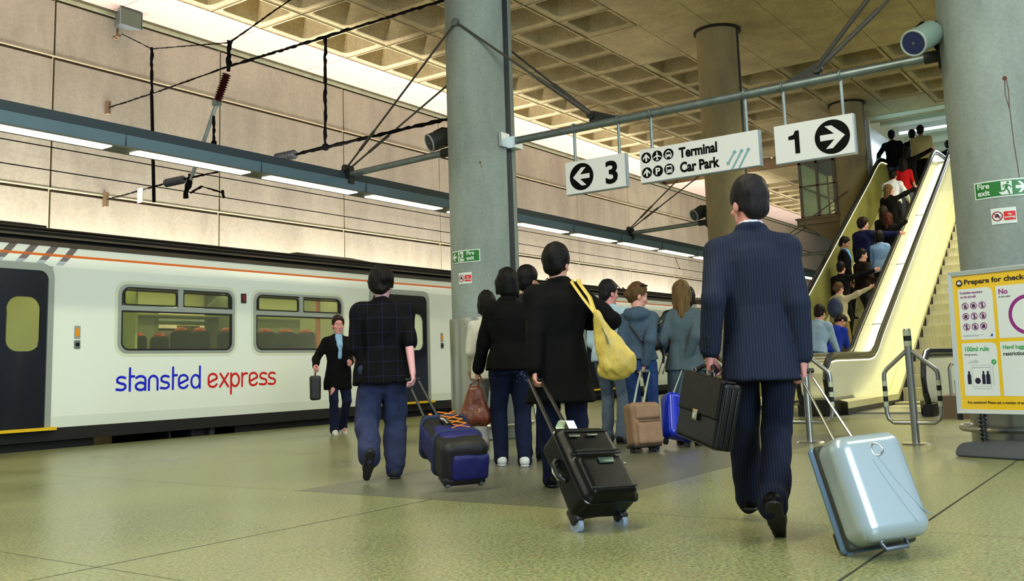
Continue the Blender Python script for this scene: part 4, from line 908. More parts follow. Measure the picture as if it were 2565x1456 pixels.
# ------------------------------------------------------------------ steel barriers in a row
m_band = mat('band_cream', (.72, .76, .66), .5); m_bandk = mat('band_black', (.02, .02, .02), .4)
def barrier(x, y, label, first=None):
    if first:
        r = first.copy(); C.objects.link(r); r.location = (x, y, 0)
        for ch in first.children:
            c = ch.copy(); C.objects.link(c); c.parent = r
            for g in ch.children: d = g.copy(); C.objects.link(d); d.parent = c
        return tag(r, label, 'barrier', 'steel loop barriers')
    t = thing('loop_barrier', label, 'barrier', (x, y, 0), 'steel loop barriers')
    MB().lathe([(0, .014), (.125, .012), (.14, 0)], n=36).build('base_plate', m_steel, t, world=False)
    mb = MB(); mb.cyl((0, 0, 0), (0, 0, 1.10), .036, n=24); mb.cyl((0, 0, 1.10), (0, 0, 1.115), .036, .03, n=24); mb.build('post', m_steel, t, world=False)
    for k in range(3): 
        MB().cyl((0, 0, .945 + k * .05), (0, 0, .995 + k * .05), .0375, n=24).build('post_band', m_bandk if k == 1 else m_band, t, world=False)
    for s in (-1, 1):
        pts = [(0, s * .02, .90), (0, s * .22, .725), (0, s * .245, .69), (0, s * .25, .65), (0, s * .25, .30), (0, s * .235, .24), (0, s * .19, .205), (0, s * .02, .205)]
        lp = MB().tube(pts, .021, 14).build('loop', m_steel, t, world=False)
        for k in range(5): MB().cyl((0, s * .25, .36 + k * .05), (0, s * .25, .41 + k * .05), .0225, n=20).build('band', m_bandk if k % 2 else m_band, lp, world=False)
    return t
b0 = barrier(9.91, 2.21, 'steel loop barrier left of the yellow poster, right of the suited man')
barrier(9.94, 3.25, 'steel loop barrier half hidden behind the suited man, by his right side', b0)
barrier(9.94, 4.30, 'steel loop barrier behind the briefcase', b0)
barrier(9.97, 5.38, 'steel loop barrier standing behind the beige suitcase', b0)
barrier(9.97, 6.42, 'steel loop barrier beside the near column', b0)
b0.children
# ------------------------------------------------------------------ poster stand
BD = Vector((-.385, -.923, 0)).normalized()      # along the board towards the viewer's right
B0 = Vector((9.075, 1.66, 0)); BN = Vector((-BD.y, BD.x, 0)) * -1      # facing out
if BN.x > 0: BN = -BN
BW, BZ0, BZ1 = 1.04, .335, 1.57
BT = -.012
def bfn(u, v, q): return tuple(B0 + BD * u + BN * (q - .0) + Vector((0, 0, BZ0 + v)) + (-BN) * (.03 * v))
t = thing('poster_stand', 'yellow airport security poster in a silver frame on a grey foot', 'poster stand', (9.2, 1.3, 0))
BH = BZ1 - BZ0
mb = MB(); mb.add([bfn(0, 0, -.03), bfn(BW, 0, -.03), bfn(BW, BH, -.03), bfn(0, BH, -.03), bfn(0, 0, .0), bfn(BW, 0, .0), bfn(BW, BH, .0), bfn(0, BH, .0)], [(0, 1, 2, 3), (4, 5, 6, 7), (0, 1, 5, 4), (1, 2, 6, 5), (2, 3, 7, 6), (3, 0, 4, 7)]); mb.build('back_panel', m_galv, t, 0)
mb = MB(); o = [(0, 0), (BW, 0), (BW, BH), (0, BH)]; i_ = [(.042, .042), (BW - .042, .042), (BW - .042, BH - .042), (.042, BH - .042)]
vs = [bfn(u, v, .004) for u, v in o] + [bfn(u * .985 + .008, v * .985 + .008, .024) for u, v in o] + [bfn(u, v, .016) for u, v in i_] + [bfn(u, v, .002) for u, v in i_]
mb.add(vs, [(4 * k + a, 4 * k + (a + 1) % 4, 4 * k + 4 + (a + 1) % 4, 4 * k + 4 + a) for k in range(3) for a in range(4)]); mb.build('frame', mat('frame_silver', (.78, .82, .84), .35, .35), t, 0)
m_yel = mat('poster_yellow', (.93, .76, .06), .35, coat=.8); m_pw = mat('poster_white', (.86, .89, .90), .35, coat=.8)
sheet = flatpoly(MB(), i_, bfn, .003).build('poster', m_yel, t, 0)
def ptext(txt, u, v, s, m, nm, bold=0., width=None): mb = MB(); put_text(mb, txt, bfn, u, v, s, .0065, bold, width=width); mb.build(nm, m, sheet, 0)
m_pk = mat('poster_ink', (.10, .08, .12), .5); m_purp = mat('poster_purple', (.55, .12, .50), .5); m_pgr = mat('poster_green', (.08, .62, .28), .5); m_pnav = mat('poster_navy', (.05, .06, .20), .5)
def sheet_panel(u0, u1, v0, v1, nm):
    P = [(u0, v0), (u1, v0), (u1, v1 - .05)] + arc(u1 - .05, v1 - .05, .05, 0, 90, 6) + [(u0, v1)]
    flatpoly(MB(), P, bfn, .005).build(nm, m_pw, sheet, 0)
sheet_panel(.085, .40, .635, 1.075, 'white_panel'); sheet_panel(.43, .95, .635, 1.075, 'white_panel'); sheet_panel(.085, .40, .155, .605, 'white_panel'); sheet_panel(.43, .95, .155, .605, 'white_panel')
disc(MB(), .105, 1.128, .030, bfn, .006, 24).build('case_symbol_disc', m_pk, sheet, 0)
mb = MB(); flatpoly(mb, [(.088, 1.118), (.122, 1.118), (.122, 1.138), (.088, 1.138)], bfn, .008); stroke(mb, [(.098, 1.138), (.098, 1.146), (.112, 1.146), (.112, 1.138)], .004, bfn, .008); mb.build('case_symbol', m_pw, sheet, 0)
ptext('Prepare for check-in', .148, 1.112, .062, m_pk, 'heading', .0015, .60)
ptext('Forbidden anywhere', .105, 1.03, .030, m_purp, 'subheading', .0007, .205); ptext('on the aircraft', .105, .995, .030, m_purp, 'subheading', .0007, .145)
for r in range(3):
    for c_ in range(3):
        cu, cv = .145 + .078 * c_, .925 - .09 * r
        mb = MB(); flatpoly(mb, [[(cu - .010, cv - .02), (cu + .012, cv - .02), (cu + .012, cv + .008), (cu + .003, cv + .008), (cu + .003, cv + .02), (cu - .004, cv + .02), (cu - .004, cv + .006), (cu - .010, cv)], [(cu - .018, cv - .016), (cu + .016, cv - .016), (cu + .012, cv + .012), (cu, cv + .018), (cu - .014, cv + .006)], [(cu - .007, cv - .022), (cu + .007, cv - .022), (cu + .007, cv + .014), (cu, cv + .024), (cu - .007, cv + .014)]][(r + c_) % 3], bfn, .006); mb.build('forbidden_item', m_pnav, sheet, 0)
        mb = MB(); ringpoly(mb, cu, cv, .025, .031, bfn, .007, 20); stroke(mb, [(cu - .02, cv + .02), (cu + .02, cv - .02)], .006, bfn, .0075); mb.build('ban_ring', m_purp, sheet, 0)
        ptext('Weapons', cu - .014, cv - .042, .008, m_pk, 'caption')if False else None
ptext('100ml rule', .105, .535, .056, m_pgr, 'rule_heading', .0012, .215)
ptext('through security', .105, .50, .020, m_pk, 'caption', .0003, .118)
for (u, w_, h_) in ((.135, .034, .11), (.265, .030, .11), (.305, .036, .11)):
    mb = MB(); flatpoly(mb, [(u - w_ / 2, .255), (u + w_ / 2, .255), (u + w_ / 2, .255 + h_ * .68), (u + w_ * .25, .255 + h_ * .8), (u + w_ * .25, .255 + h_), (u - w_ * .25, .255 + h_), (u - w_ * .25, .255 + h_ * .8), (u - w_ / 2, .255 + h_ * .68)], bfn, .0065); mb.build('bottle_symbol', m_pnav, sheet, 0)
disc(MB(), .21, .283, .026, bfn, .0065, 20).build('jar_symbol', m_pnav, sheet, 0)
mb = MB(); stroke(mb, [(.165, .235), (.33, .235), (.33, .415), (.165, .415)], .003, bfn, .006, closed=True); stroke(mb, [(.165, .395), (.33, .395)], .004, bfn, .006); stroke(mb, [(.165, .215), (.33, .215)], .0025, bfn, .006); stroke(mb, [(.352, .24), (.352, .41)], .0025, bfn, .006); mb.build('bag_outline', mat('poster_grey', (.55, .60, .65), .5), sheet, 0)
mb = MB(); disc(mb, .365, .44, .022, bfn, .0065, 20); mb.build('tick_disc', m_pgr, sheet, 0)
mb = MB(); stroke(mb, [(.354, .44), (.362, .431), (.377, .452)], .006, bfn, .008); mb.build('tick', m_pw, sheet, 0)
mb = MB(); flatpoly(mb, [(.12, .425), (.16, .452), (.20, .455), (.20, .468), (.232, .445), (.20, .425), (.20, .437), (.16, .435)], bfn, .006); mb.build('bag_arrow', mat('poster_palegrey', (.72, .75, .77), .5), sheet, 0)
flatpoly(MB(), [(.355, .655), (.376, .655), (.376, .678), (.362, .678), (.362, .665), (.355, .665)], bfn, .0065).build('small_logo', mat('poster_blue', (.1, .25, .75), .5), sheet, 0)
for u, ln in ((.105, .19), (.105, .145)): pass
mb = MB(); stroke(mb, [(.105, .672), (.30, .672)], .003, bfn, .006); stroke(mb, [(.105, .664), (.25, .664)], .003, bfn, .006); mb.build('small_print', mat('poster_grey', (.55, .60, .65), .5), sheet, 0)
ptext('No', .452, 1.005, .062, m_purp, 'no_heading', .0015); ptext('in the cabin', .452, .975, .022, m_pk, 'caption', .0003)
mb = MB(); ringpoly(mb, .69, .82, .135, .165, bfn, .006, 40); mb.build('big_ring', m_purp, sheet, 0)
ptext('Hand luggage', .452, .545, .045, m_pgr, 'hand_heading', .001); ptext('restrictions', .452, .49, .045, m_pk, 'hand_heading', .001)
ptext('Any questions? Please ask a member of staff', .10, .092, .028, m_pk, 'footer', .0006, .52)
foot = Vector((9.02, 1.02, 0)); ang = math.atan2(BD.y, BD.x)
mb = MB(); mb.rbox((0, 0, .055), (1.0, .62, .11), .05, 4)
mb.v = [(x * (1 - .25 * max(0, z) / .11 * 0), y * (1 - .35 * z / .11), z) for x, y, z in mb.v]
R_ = Matrix.Rotation(ang, 3, 'Z'); cpos = B0 + BD * .60 - BN * .0
mb.v = [tuple(R_ @ Vector(p) + cpos) for p in mb.v]; mb.build('foot', mat('foot_grey', (.27, .29, .32), .55), t, 40)
for u in (.22, .82):
    p = B0 + BD * u; mb = MB(); mb.tube([p + V(.028 * math.cos(a), .028 * math.sin(a), .09 + .24 * a / (14 * PI)) for a in [14 * PI * i / 112 for i in range(113)]], .007, 6); mb.cyl(p + V(0, 0, .07), p + V(0, 0, .345), .02, n=12); mb.build('spring', m_black, t)
mb = MB(); p = B0 + BD * (-.02) - BN * .06; mb.box(p.x - .015, p.x + .015, p.y - .02, p.y + .02, .28, .62); mb.build('side_clip', m_black, t, 0)
# ------------------------------------------------------------------ soft shapes: a distance field meshed by surface nets
class Field:
    """smooth union of rounded cones, ellipsoids and lofts, meshed as one closed surface"""
    def __init__(s, h): s.h = h; s.ops = []
    def cone(s, a, b, ra, rb=None, k=.02, sub=False):
        a = np.array(a, float); b = np.array(b, float); rb = ra if rb is None else rb; r = max(ra, rb)
        def f(X, Y, Z):
            d = b - a; L = d @ d + 1e-12; t = np.clip(((X - a[0]) * d[0] + (Y - a[1]) * d[1] + (Z - a[2]) * d[2]) / L, 0, 1)
            return np.sqrt((X - a[0] - t * d[0]) ** 2 + (Y - a[1] - t * d[1]) ** 2 + (Z - a[2] - t * d[2]) ** 2) - (ra + (rb - ra) * t)
        s.ops.append((np.minimum(a, b) - r, np.maximum(a, b) + r, f, k, sub)); return s
    def ell(s, c, r, R=None, k=.02, sub=False):
        c = np.array(c, float); r = np.array(r, float); M = np.eye(3) if R is None else np.array(R, float); m = r.max()
        def f(X, Y, Z):
            x, y, z = X - c[0], Y - c[1], Z - c[2]
            p = M[0, 0] * x + M[1, 0] * y + M[2, 0] * z; q = M[0, 1] * x + M[1, 1] * y + M[2, 1] * z; w = M[0, 2] * x + M[1, 2] * y + M[2, 2] * z
            k0 = np.sqrt((p / r[0]) ** 2 + (q / r[1]) ** 2 + (w / r[2]) ** 2); k1 = np.sqrt((p / r[0] ** 2) ** 2 + (q / r[1] ** 2) ** 2 + (w / r[2] ** 2) ** 2) + 1e-9
            return k0 * (k0 - 1) / k1
        s.ops.append((c - m, c + m, f, k, sub)); return s
    def loft(s, st, o=(0, 0, 0), M=None, p=2.4, k=.02, sub=False, zpad=0):
        """st: rows (z, rx, ry, cx); the axis may be leant by the matrix M about o"""
        st = np.array(st, float); o = np.array(o, float); M = np.eye(3) if M is None else np.array(M)
        z0, z1 = st[0, 0], st[-1, 0]; m = max(st[:, 1:3].max() + abs(st[:, 3]).max(), 0)
        cor = np.array([[x, y, z] for x in (-m, m) for y in (-m, m) for z in (z0, z1)]) @ M.T + o
        def f(X, Y, Z):
            x, y, z = X - o[0], Y - o[1], Z - o[2]
            u = M[0, 0] * x + M[1, 0] * y + M[2, 0] * z; v = M[0, 1] * x + M[1, 1] * y + M[2, 1] * z; w = M[0, 2] * x + M[1, 2] * y + M[2, 2] * z
            rx = np.interp(w, st[:, 0], st[:, 1]); ry = np.interp(w, st[:, 0], st[:, 2]); cx = np.interp(w, st[:, 0], st[:, 3])
            d = ((np.abs(u - cx) / rx) ** p + (np.abs(v) / ry) ** p + 1e-9) ** (1 / p)
            return np.maximum((d - 1) * np.minimum(rx, ry), np.maximum(z0 - w, w - z1))
        s.ops.append((cor.min(0), cor.max(0), f, k, sub)); return s
    def slab(s, n, d): s.ops.append((None, None, (np.array(n, float), d), 0, 'cut')); return s      # keep n.p < d
    def mesh(s, fold=0., fscale=14., seed=0, stretch=(1, 1, .45)):
        h = s.h; lo = np.min([o[0] for o in s.ops if o[0] is not None and not o[4]], 0) - 3 * h - fold; hi = np.max([o[1] for o in s.ops if o[0] is not None and not o[4]], 0) + 3 * h + fold
        n = np.ceil((hi - lo) / h).astype(int) + 1
        ax = [lo[i] + h * np.arange(n[i]) for i in range(3)]; F = np.full(n, .5)
        for a, b, f, k, sub in s.ops:
            if sub == 'cut':
                nn, d = f; P = nn[0] * ax[0][:, None, None] + nn[1] * ax[1][None, :, None] + nn[2] * ax[2][None, None, :] - d; F = np.maximum(F, P); continue
            mg = k + 3 * h + fold; i0 = np.clip(np.floor((a - mg - lo) / h).astype(int), 0, n); i1 = np.clip(np.ceil((b + mg - lo) / h).astype(int) + 1, 0, n)
            if (i1 <= i0).any(): continue
            sl = tuple(slice(i0[i], i1[i]) for i in range(3))
            D = f(ax[0][sl[0]][:, None, None], ax[1][sl[1]][None, :, None], ax[2][sl[2]][None, None, :]); G = F[sl]
            if sub: D = -D; t = np.clip(.5 - .5 * (D - G) / max(k, 1e-6) * -1, 0, 1); F[sl] = D * t + G * (1 - t) + k * t * (1 - t)
            else: t = np.clip(.5 + .5 * (G - D) / max(k, 1e-6), 0, 1); F[sl] = G + (D - G) * t - k * t * (1 - t)
        if fold:
            rs = np.random.RandomState(seed); X, Y, Z = [a.reshape([-1 if i == j else 1 for j in range(3)]) * stretch[i] * fscale for i, a in enumerate(ax)]
            W = 0
            for q in range(5):
                d = rs.normal(size=3); d /= np.linalg.norm(d); g = 1 + .55 * q; W = W + np.sin(g * (d[0] * X + d[1] * Y + d[2] * Z) + 1.6 * np.sin(g * .6 * (d[1] * X - d[0] * Y + d[2] * Z) + q)) / (1 + .45 * q)
            F = F + fold * W / 2.4
        return nets(F, lo, h)
    def build(s, name, m, parent, fold=0., fscale=14., seed=0, world=False, stretch=(1, 1, .45)):
        return from_vf(name, [s.mesh(fold, fscale, seed, stretch)], m, parent, world)
def nets(F, lo, h):
    I = F < 0; n = np.array(F.shape) - 1
    c = [I[i:i + n[0], j:j + n[1], k:k + n[2]] for i in (0, 1) for j in (0, 1) for k in (0, 1)]
    cnt = sum(x.astype(np.int8) for x in c); act = (cnt > 0) & (cnt < 8); idx = np.full(n, -1); idx[act] = np.arange(act.sum()); cell = np.argwhere(act)
    S = np.zeros((len(cell), 3)); N = np.zeros(len(cell))
    cor = [(i, j, k) for i in (0, 1) for j in (0, 1) for k in (0, 1)]
    val = [F[cell[:, 0] + a, cell[:, 1] + b, cell[:, 2] + d] for a, b, d in cor]
    for p in range(8):
        for q in range(p + 1, 8):
            df = np.subtract(cor[q], cor[p])
            if np.abs(df).sum() != 1: continue
            x = (val[p] < 0) != (val[q] < 0); t = np.where(x, val[p] / np.where(x, val[p] - val[q], 1), 0)
            S += np.where(x[:, None], np.array(cor[p]) + t[:, None] * df, 0); N += x
    V_ = lo + h * (cell + S / N[:, None]); Q = []
    for a in range(3):
        b, c_ = (a + 1) % 3, (a + 2) % 3; s0 = [slice(None)] * 3; s1 = [slice(None)] * 3; s0[a] = slice(0, -1); s1[a] = slice(1, None)
        A = I[tuple(s0)]; B = I[tuple(s1)]; e = np.argwhere(A != B); e = e[(e[:, b] > 0) & (e[:, c_] > 0) & (e[:, b] < n[b]) & (e[:, c_] < n[c_])]
        if not len(e): continue
        db = np.zeros(3, int); db[b] = 1; dc = np.zeros(3, int); dc[c_] = 1
        g = lambda o: idx[tuple((e - o).T)]
        q = np.stack([g(0 * db), g(db), g(db + dc), g(dc)], 1); ins = A[tuple(e.T)]; q[~ins] = q[~ins][:, ::-1]; Q.append(q)
    return V_, np.concatenate(Q)
def from_vf(name, parts, m, parent, world=False):
    vs = np.concatenate([p[0] for p in parts]); off = np.cumsum([0] + [len(p[0]) for p in parts[:-1]]); fs = np.concatenate([p[1] + o for p, o in zip(parts, off)])
    me = bpy.data.meshes.new(name); me.vertices.add(len(vs)); me.vertices.foreach_set('co', vs.astype(np.float32).ravel())
    me.loops.add(fs.size); me.loops.foreach_set('vertex_index', fs.astype(np.int32).ravel()); me.polygons.add(len(fs)); me.polygons.foreach_set('loop_start', np.arange(0, fs.size, 4, dtype=np.int32)); me.polygons.foreach_set('loop_total', np.full(len(fs), 4, np.int32))
    me.update(calc_edges=True); me.validate(); me.materials.append(m); return link(name, me, parent, 180, world)

# ------------------------------------------------------------------ people
def skin(name, c): return mat('skin_' + name, c, .5, spec=.35)
SK1 = skin('fair', (.80, .58, .52)); SK2 = skin('mid', (.66, .46, .38)); SK3 = skin('pale', (.84, .66, .60))
def hairm(name, c): return mat('hair_' + name, tuple(x * .8 for x in c), .55, spec=.15, noise=.5, nscale=40, stretch=(1, 1, .08), bump=.4, bscale=90)
HK = hairm('black', (.06, .05, .06)); HB = hairm('brown', (.17, .11, .08)); HD = hairm('dark_brown', (.10, .075, .065)); HBL = hairm('blonde', (.52, .40, .24)); HG = hairm('greying', (.15, .135, .15)); HA = hairm('auburn', (.34, .15, .07)); HS = hairm('sandy', (.44, .32, .19))
_cl = {}
def cloth(c, rough=.85, name=None): 
    key = (name or 'cloth') + '_%02d_%02d_%02d' % tuple(int(x * 100) for x in c); return mat(key, c, rough, spec=.08, noise=.14, nscale=30, bump=.08, bscale=220)
def nrm(v): v = np.array(v, float); return v / (np.linalg.norm(v) + 1e-12)
def ik(a, b, l1, l2, pole):
    a = np.array(a, float); b = np.array(b, float); d = b - a; L = np.linalg.norm(d); Lm = (l1 + l2) * .999
    if L > Lm: b = a + d / L * Lm; d = b - a; L = Lm
    x = (l1 * l1 - l2 * l2 + L * L) / (2 * L); hgt = math.sqrt(max(0, l1 * l1 - x * x)); u = d / L; p = np.array(pole, float); p = nrm(p - u * (p @ u)); return a + u * x + p * hgt, b
def rotz(a): c, s = math.cos(a), math.sin(a); return np.array([[c, -s, 0], [s, c, 0], [0, 0, 1.]])
def roty(a): c, s = math.cos(a), math.sin(a); return np.array([[c, 0, s], [0, 1, 0], [-s, 0, c]])
def rotx(a): c, s = math.cos(a), math.sin(a); return np.array([[1, 0, 0], [0, c, -s], [0, s, c]])

def hand_mesh(w, d, n, side, s, curl, h):
    """wrist w, pointing along d, palm facing n, side +1 left / -1 right; five unequal bent fingers"""
    d = nrm(d); n = nrm(np.array(n) - d * (np.array(n) @ d)); a = np.cross(d, n) * 1.0      # a: across the palm
    th = -a * side      # towards the thumb
    F = Field(h); P = lambda x, y, z: w + s * (d * x + th * y + n * z)
    F.cone(P(-.03, 0, 0), P(.02, 0, 0), .026 * s, .026 * s, .01)
    for y in (-.026, -.009, .009, .026): F.cone(P(.012, y * .7, 0), P(.085, y, 0), .0145 * s, .0125 * s, .014)
    for y, L, sp in ((.028, .072, .05), (.0095, .080, .01), (-.0095, .074, -.03), (-.027, .058, -.08)):
        p = P(.088, y, .0); ang = 0; r = .0092 * s; step = (.46, .30, .24)
        for q in range(3):
            ang += curl * (.62, .75, .5)[q]; v = d * math.cos(ang) + n * math.sin(ang) + th * sp * (1 if q == 0 else 0); p2 = p + nrm(v) * L * step[q] * s
            F.cone(p, p2, r, r * .93, .004 if q else .006); p = p2; r *= .93
    t0 = P(.022, .026, .006); t1 = P(.055, .048, .016 + .012 * curl); t2 = P(.080, .046 - .012 * curl, .026 + .022 * curl); t3 = P(.097, .036 - .018 * curl, .030 + .030 * curl)
    F.cone(t0, t1, .014 * s, .0115 * s, .010); F.cone(t1, t2, .0108 * s, .0098 * s, .004); F.cone(t2, t3, .0098 * s, .0082 * s, .003)
    return F.mesh()

FIGS = {}
def person(name, label, x, y, yaw, H, z0=0., h=.014, male=True, lean=0., twist=0., hl=None, hr=None, cl=.35, cr=.35, fl=(.05, 0), fr=(-.05, 0), fz=(0, 0), fp=(0, 0), head=(0, 0, 0), face=False, skin_m=SK1, hair=('short', HK), top=None, bottom=None, shoes=(.05, .05, .05), group=None, bulk=1., hnl=None, hnr=None, pel=0., hipx=0., extra=None, hd_l=None, hd_r=None, out=(.22, .22)):
    """yaw: way the person faces (degrees); hl/hr: hands in local (forward, left, up); fl/fr: feet (forward, sideways offset)"""
    t = thing(name, label, 'person', (x, y, z0), group); t.rotation_euler = (0, 0, math.radians(yaw)); s = H / 1.75; A = np.array
    dn = 'person'
    hip = A([hipx, 0, (.93 - pel) * s]); Mt = rotz(math.radians(twist)) @ roty(math.radians(lean)); T = lambda v: hip + Mt @ (A(v, float) * s)
    sw = (.176 if male else .154) * (.5 + .5 * bulk)
    sh = {1: T((-.005, sw, .462)), -1: T((-.005, -sw, .462))}; nk = T((-.005, 0, .545)); hc = T((.024, 0, .700))
    Mh = Mt @ rotz(math.radians(head[0])) @ roty(math.radians(head[1])) @ rotx(math.radians(head[2]))
    hc = nk + (hc - nk) * 1.0 + A([.02 * math.sin(math.radians(head[1])), 0, 0]); s0_ = s; hs = 1.06; Hd = lambda v: hc + Mh @ (A(v, float) * s * hs)
    hands = {1: A(hl if hl is not None else (.05, .245 * bulk, .76), float), -1: A(hr if hr is not None else (.05, -.245 * bulk, .76), float)}
    if hl is None: hands[1] = hands[1] * s
    if hr is None: hands[-1] = hands[-1] * s
    el = {}; wr = {}
    for sd in (1, -1):
        e, w = ik(sh[sd], hands[sd], .295 * s, .262 * s, Mt @ A((-1., sd * (out[0] if sd > 0 else out[1]), -.35))); el[sd] = e; wr[sd] = w
    feet = {1: (fl, fz[0], fp[0]), -1: (fr, fz[1], fp[1])}; hj = {}; kn = {}; an = {}; toe = {}
    for sd in (1, -1):
        (fx, fy), fzz, pt = feet[sd]; hj[sd] = hip + A([0, sd * .09 * s, -.02 * s]); p = math.radians(pt)
        an[sd] = A([fx * 1., sd * (.095 * s) + fy, .085 * s + fzz]); toe[sd] = A([math.cos(p), sd * .14, -math.sin(p)])
        kn[sd], an[sd] = ik(hj[sd], an[sd], .43 * s, .42 * s, (1., sd * .12, 0))
    b = bulk
    # ---- body: one skin surface (head, neck, trunk, limbs) with finely meshed head and hands joined to it
    F = Field(max(h, .012)); q = .9
    F.loft([(z * s, rx * s * q, ry * s * q, cx * s) for z, rx, ry, cx in ((-.08, .09, .145, 0), (.05, .10, .14, 0), (.18, .092, .125, 0), (.33, .11, .15, .01), (.40, .10, .145, 0), (.50, .055, .08, -.005))], hip, Mt, k=.03)
    F.cone(T((-.01, 0, .48)), T((.012, 0, .66)), .056 * s, .052 * s, .03)
    for sd in (1, -1):
        F.cone(sh[sd], el[sd], .050 * s, .040 * s, .03); F.cone(el[sd], wr[sd], .040 * s, .027 * s, .01)
        F.cone(hj[sd], kn[sd], .080 * s, .055 * s, .03); F.cone(kn[sd], an[sd], .054 * s, .036 * s, .01)
        F.cone(an[sd], an[sd] + toe[sd] * .10 * s - A([0, 0, .04 * s]), .036 * s, .03 * s, .01)
    parts = [F.mesh()]
    G = Field(min(h, .009) if face or h < .013 else .012)
    G.ell(Hd((-.012, 0, .045)), A((.098, .077, .098)) * s * hs, Mh, .02); G.ell(Hd((.022, 0, -.045)), A((.068, .060, .078)) * s * hs, Mh, .03); G.cone(Hd((.066, -.012, -.100)), Hd((.066, .012, -.100)), .022 * s, k=.02)
    G.cone(Hd((.083, 0, .018)), Hd((.104, 0, -.026)), .009 * s, .0145 * s, .012); G.ell(Hd((.082, 0, .036)), A((.014, .05, .012)) * s * hs, Mh, .015)
    G.ell(Hd((.084, 0, -.062)), A((.010, .024, .010)) * s * hs, Mh, .008)
    for sd in (1, -1):
        G.ell(Hd((-.008, sd * .076, -.008)), A((.022, .010, .033)) * s * hs, Mh, .006); G.ell(Hd((.066, sd * .045, -.018)), A((.02, .02, .018)) * s * hs, Mh, .015)
        G.ell(Hd((.088, sd * .031, .012)), A((.011, .016, .009)) * s * hs, Mh, .008, sub=True)
    G.cone(T((-.006, 0, .53)), Hd((-.01, 0, -.06)), .054 * s, .050 * s, .03)
    parts.append(G.mesh())
    hh = max(.0046, h * .38)
    for sd, curl, hn, hdv in ((1, cl, hnl, hd_l), (-1, cr, hnr, hd_r)):
        d = nrm(wr[sd] - el[sd]) if hdv is None else A(hdv, float); n = A((.25, -sd, 0.)) if hn is None else A(hn, float); parts.append(hand_mesh(wr[sd] + d * .005, d, n, sd, s * (1. if male else .92), curl, hh))
    body = from_vf('body', parts, skin_m, t)
    if face:
        for sd in (1, -1):
            MB().sphere(Hd((.0745, sd * .031, .012)), .0118 * s * hs, 12).build('eye', mat('eye_white', (.85, .84, .82), .2), t, world=False)
            MB().sphere(Hd((.0815, sd * .031, .012)), .0056 * s * hs, 8).build('iris', mat('iris', (.12, .08, .05), .2), t, world=False)
            MB().tube([Hd((.089, sd * .015, .038)), Hd((.091, sd * .032, .043)), Hd((.082, sd * .050, .037))], .0038 * s, 6).build('eyebrow', hair[1], t, world=False)
        MB().tube([Hd((.086, .021, -.066)), Hd((.094, .0, -.063)), Hd((.086, -.021, -.066))], .0042 * s, 6).build('lips', mat('lips', (.64, .40, .38), .5), t, world=False)
    # ---- hair
    st, hm = hair; G = Field(min(h, .010)); e = {'bald': .004, 'short': .012, 'bushy': .026, 'bob': .017, 'long': .017, 'crop': .019, 'bun': .012, 'cap': .012}.get(st, .012)
    G.ell(Hd((-.014, 0, .050)), A((.098 + e, .077 + e, .098 + e)) * s * hs, Mh, .02)
    fwd = Mh[:, 0]; upv = Mh[:, 2]
    if st in ('short', 'bushy', 'cap', 'bald', 'crop'): G.ell(Hd((-.062, 0, -.02)), A((.044 + e * .4, .066 + e * .4, .065)) * s * hs, Mh, .02)
    if st in ('bob', 'long'):
        G.ell(Hd((-.040, 0, -.03)), A((.078, .086, .095)) * s * hs, Mh, .03)
        for sd in (1, -1): G.cone(Hd((0, sd * .078, .03)), Hd((-.005, sd * .082, -.09 if st == 'bob' else -.17)), .026 * s, .020 * s, .02)
    if st == 'long': G.cone(Hd((-.07, 0, 0)), Hd((-.085, 0, -.22)), .070 * s, .050 * s, .03); G.cone(Hd((-.06, .05, -.05)), Hd((-.07, .06, -.24)), .04 * s, .025 * s, .03); G.cone(Hd((-.06, -.05, -.05)), Hd((-.07, -.06, -.24)), .04 * s, .025 * s, .03)
    if st == 'bun':
        G.ell(Hd((-.06, 0, -.01)), A((.05, .07, .07)) * s * hs, Mh, .02); G.ell(Hd((-.115, 0, .0)), A((.042, .045, .045)) * s * hs, Mh, .02)
        for k in range(5): G.cone(Hd((-.12, 0, 0)), Hd((-.155 + .01 * (k % 2), .03 * (k - 2), .02 + .012 * (k % 3))), .012 * s, .004, .01)
    c0 = Hd((.035 if st not in ('bob', 'long') else .045, 0, .03))
    # trim to the hairline: nothing in front of a slanting plane through forehead and ears
    pn = Mh @ nrm((1., 0, -.62)); G.slab(pn, float(pn @ Hd((.050, 0, .045))) if st in ('short', 'bushy', 'cap', 'bald', 'bun', 'crop') else float(pn @ Hd((.070, 0, .045))))
    ho = G.build('hair', hm, t, {'short': .0055, 'bushy': .011, 'bob': .008, 'long': .008, 'bun': .006}.get(st, .005), 62, len(label), stretch=(1, 1, .45))
    # ---- clothes
    def sleeves(F, gr, cuff, k=.03, slack=1.):
        for sd in (1, -1):
            we = el[sd] + (wr[sd] - el[sd]) * cuff if cuff > 0 else sh[sd] + (el[sd] - sh[sd]) * (1 + cuff)
            gr_ = gr * .8; F.cone(sh[sd], el[sd], (.053 * b + gr_) * s, (.045 + gr_) * s * slack, k)
            if cuff > 0: F.cone(el[sd], we, (.044 + gr_) * s * slack, (.033 + gr_ * .9) * s * slack, .012)
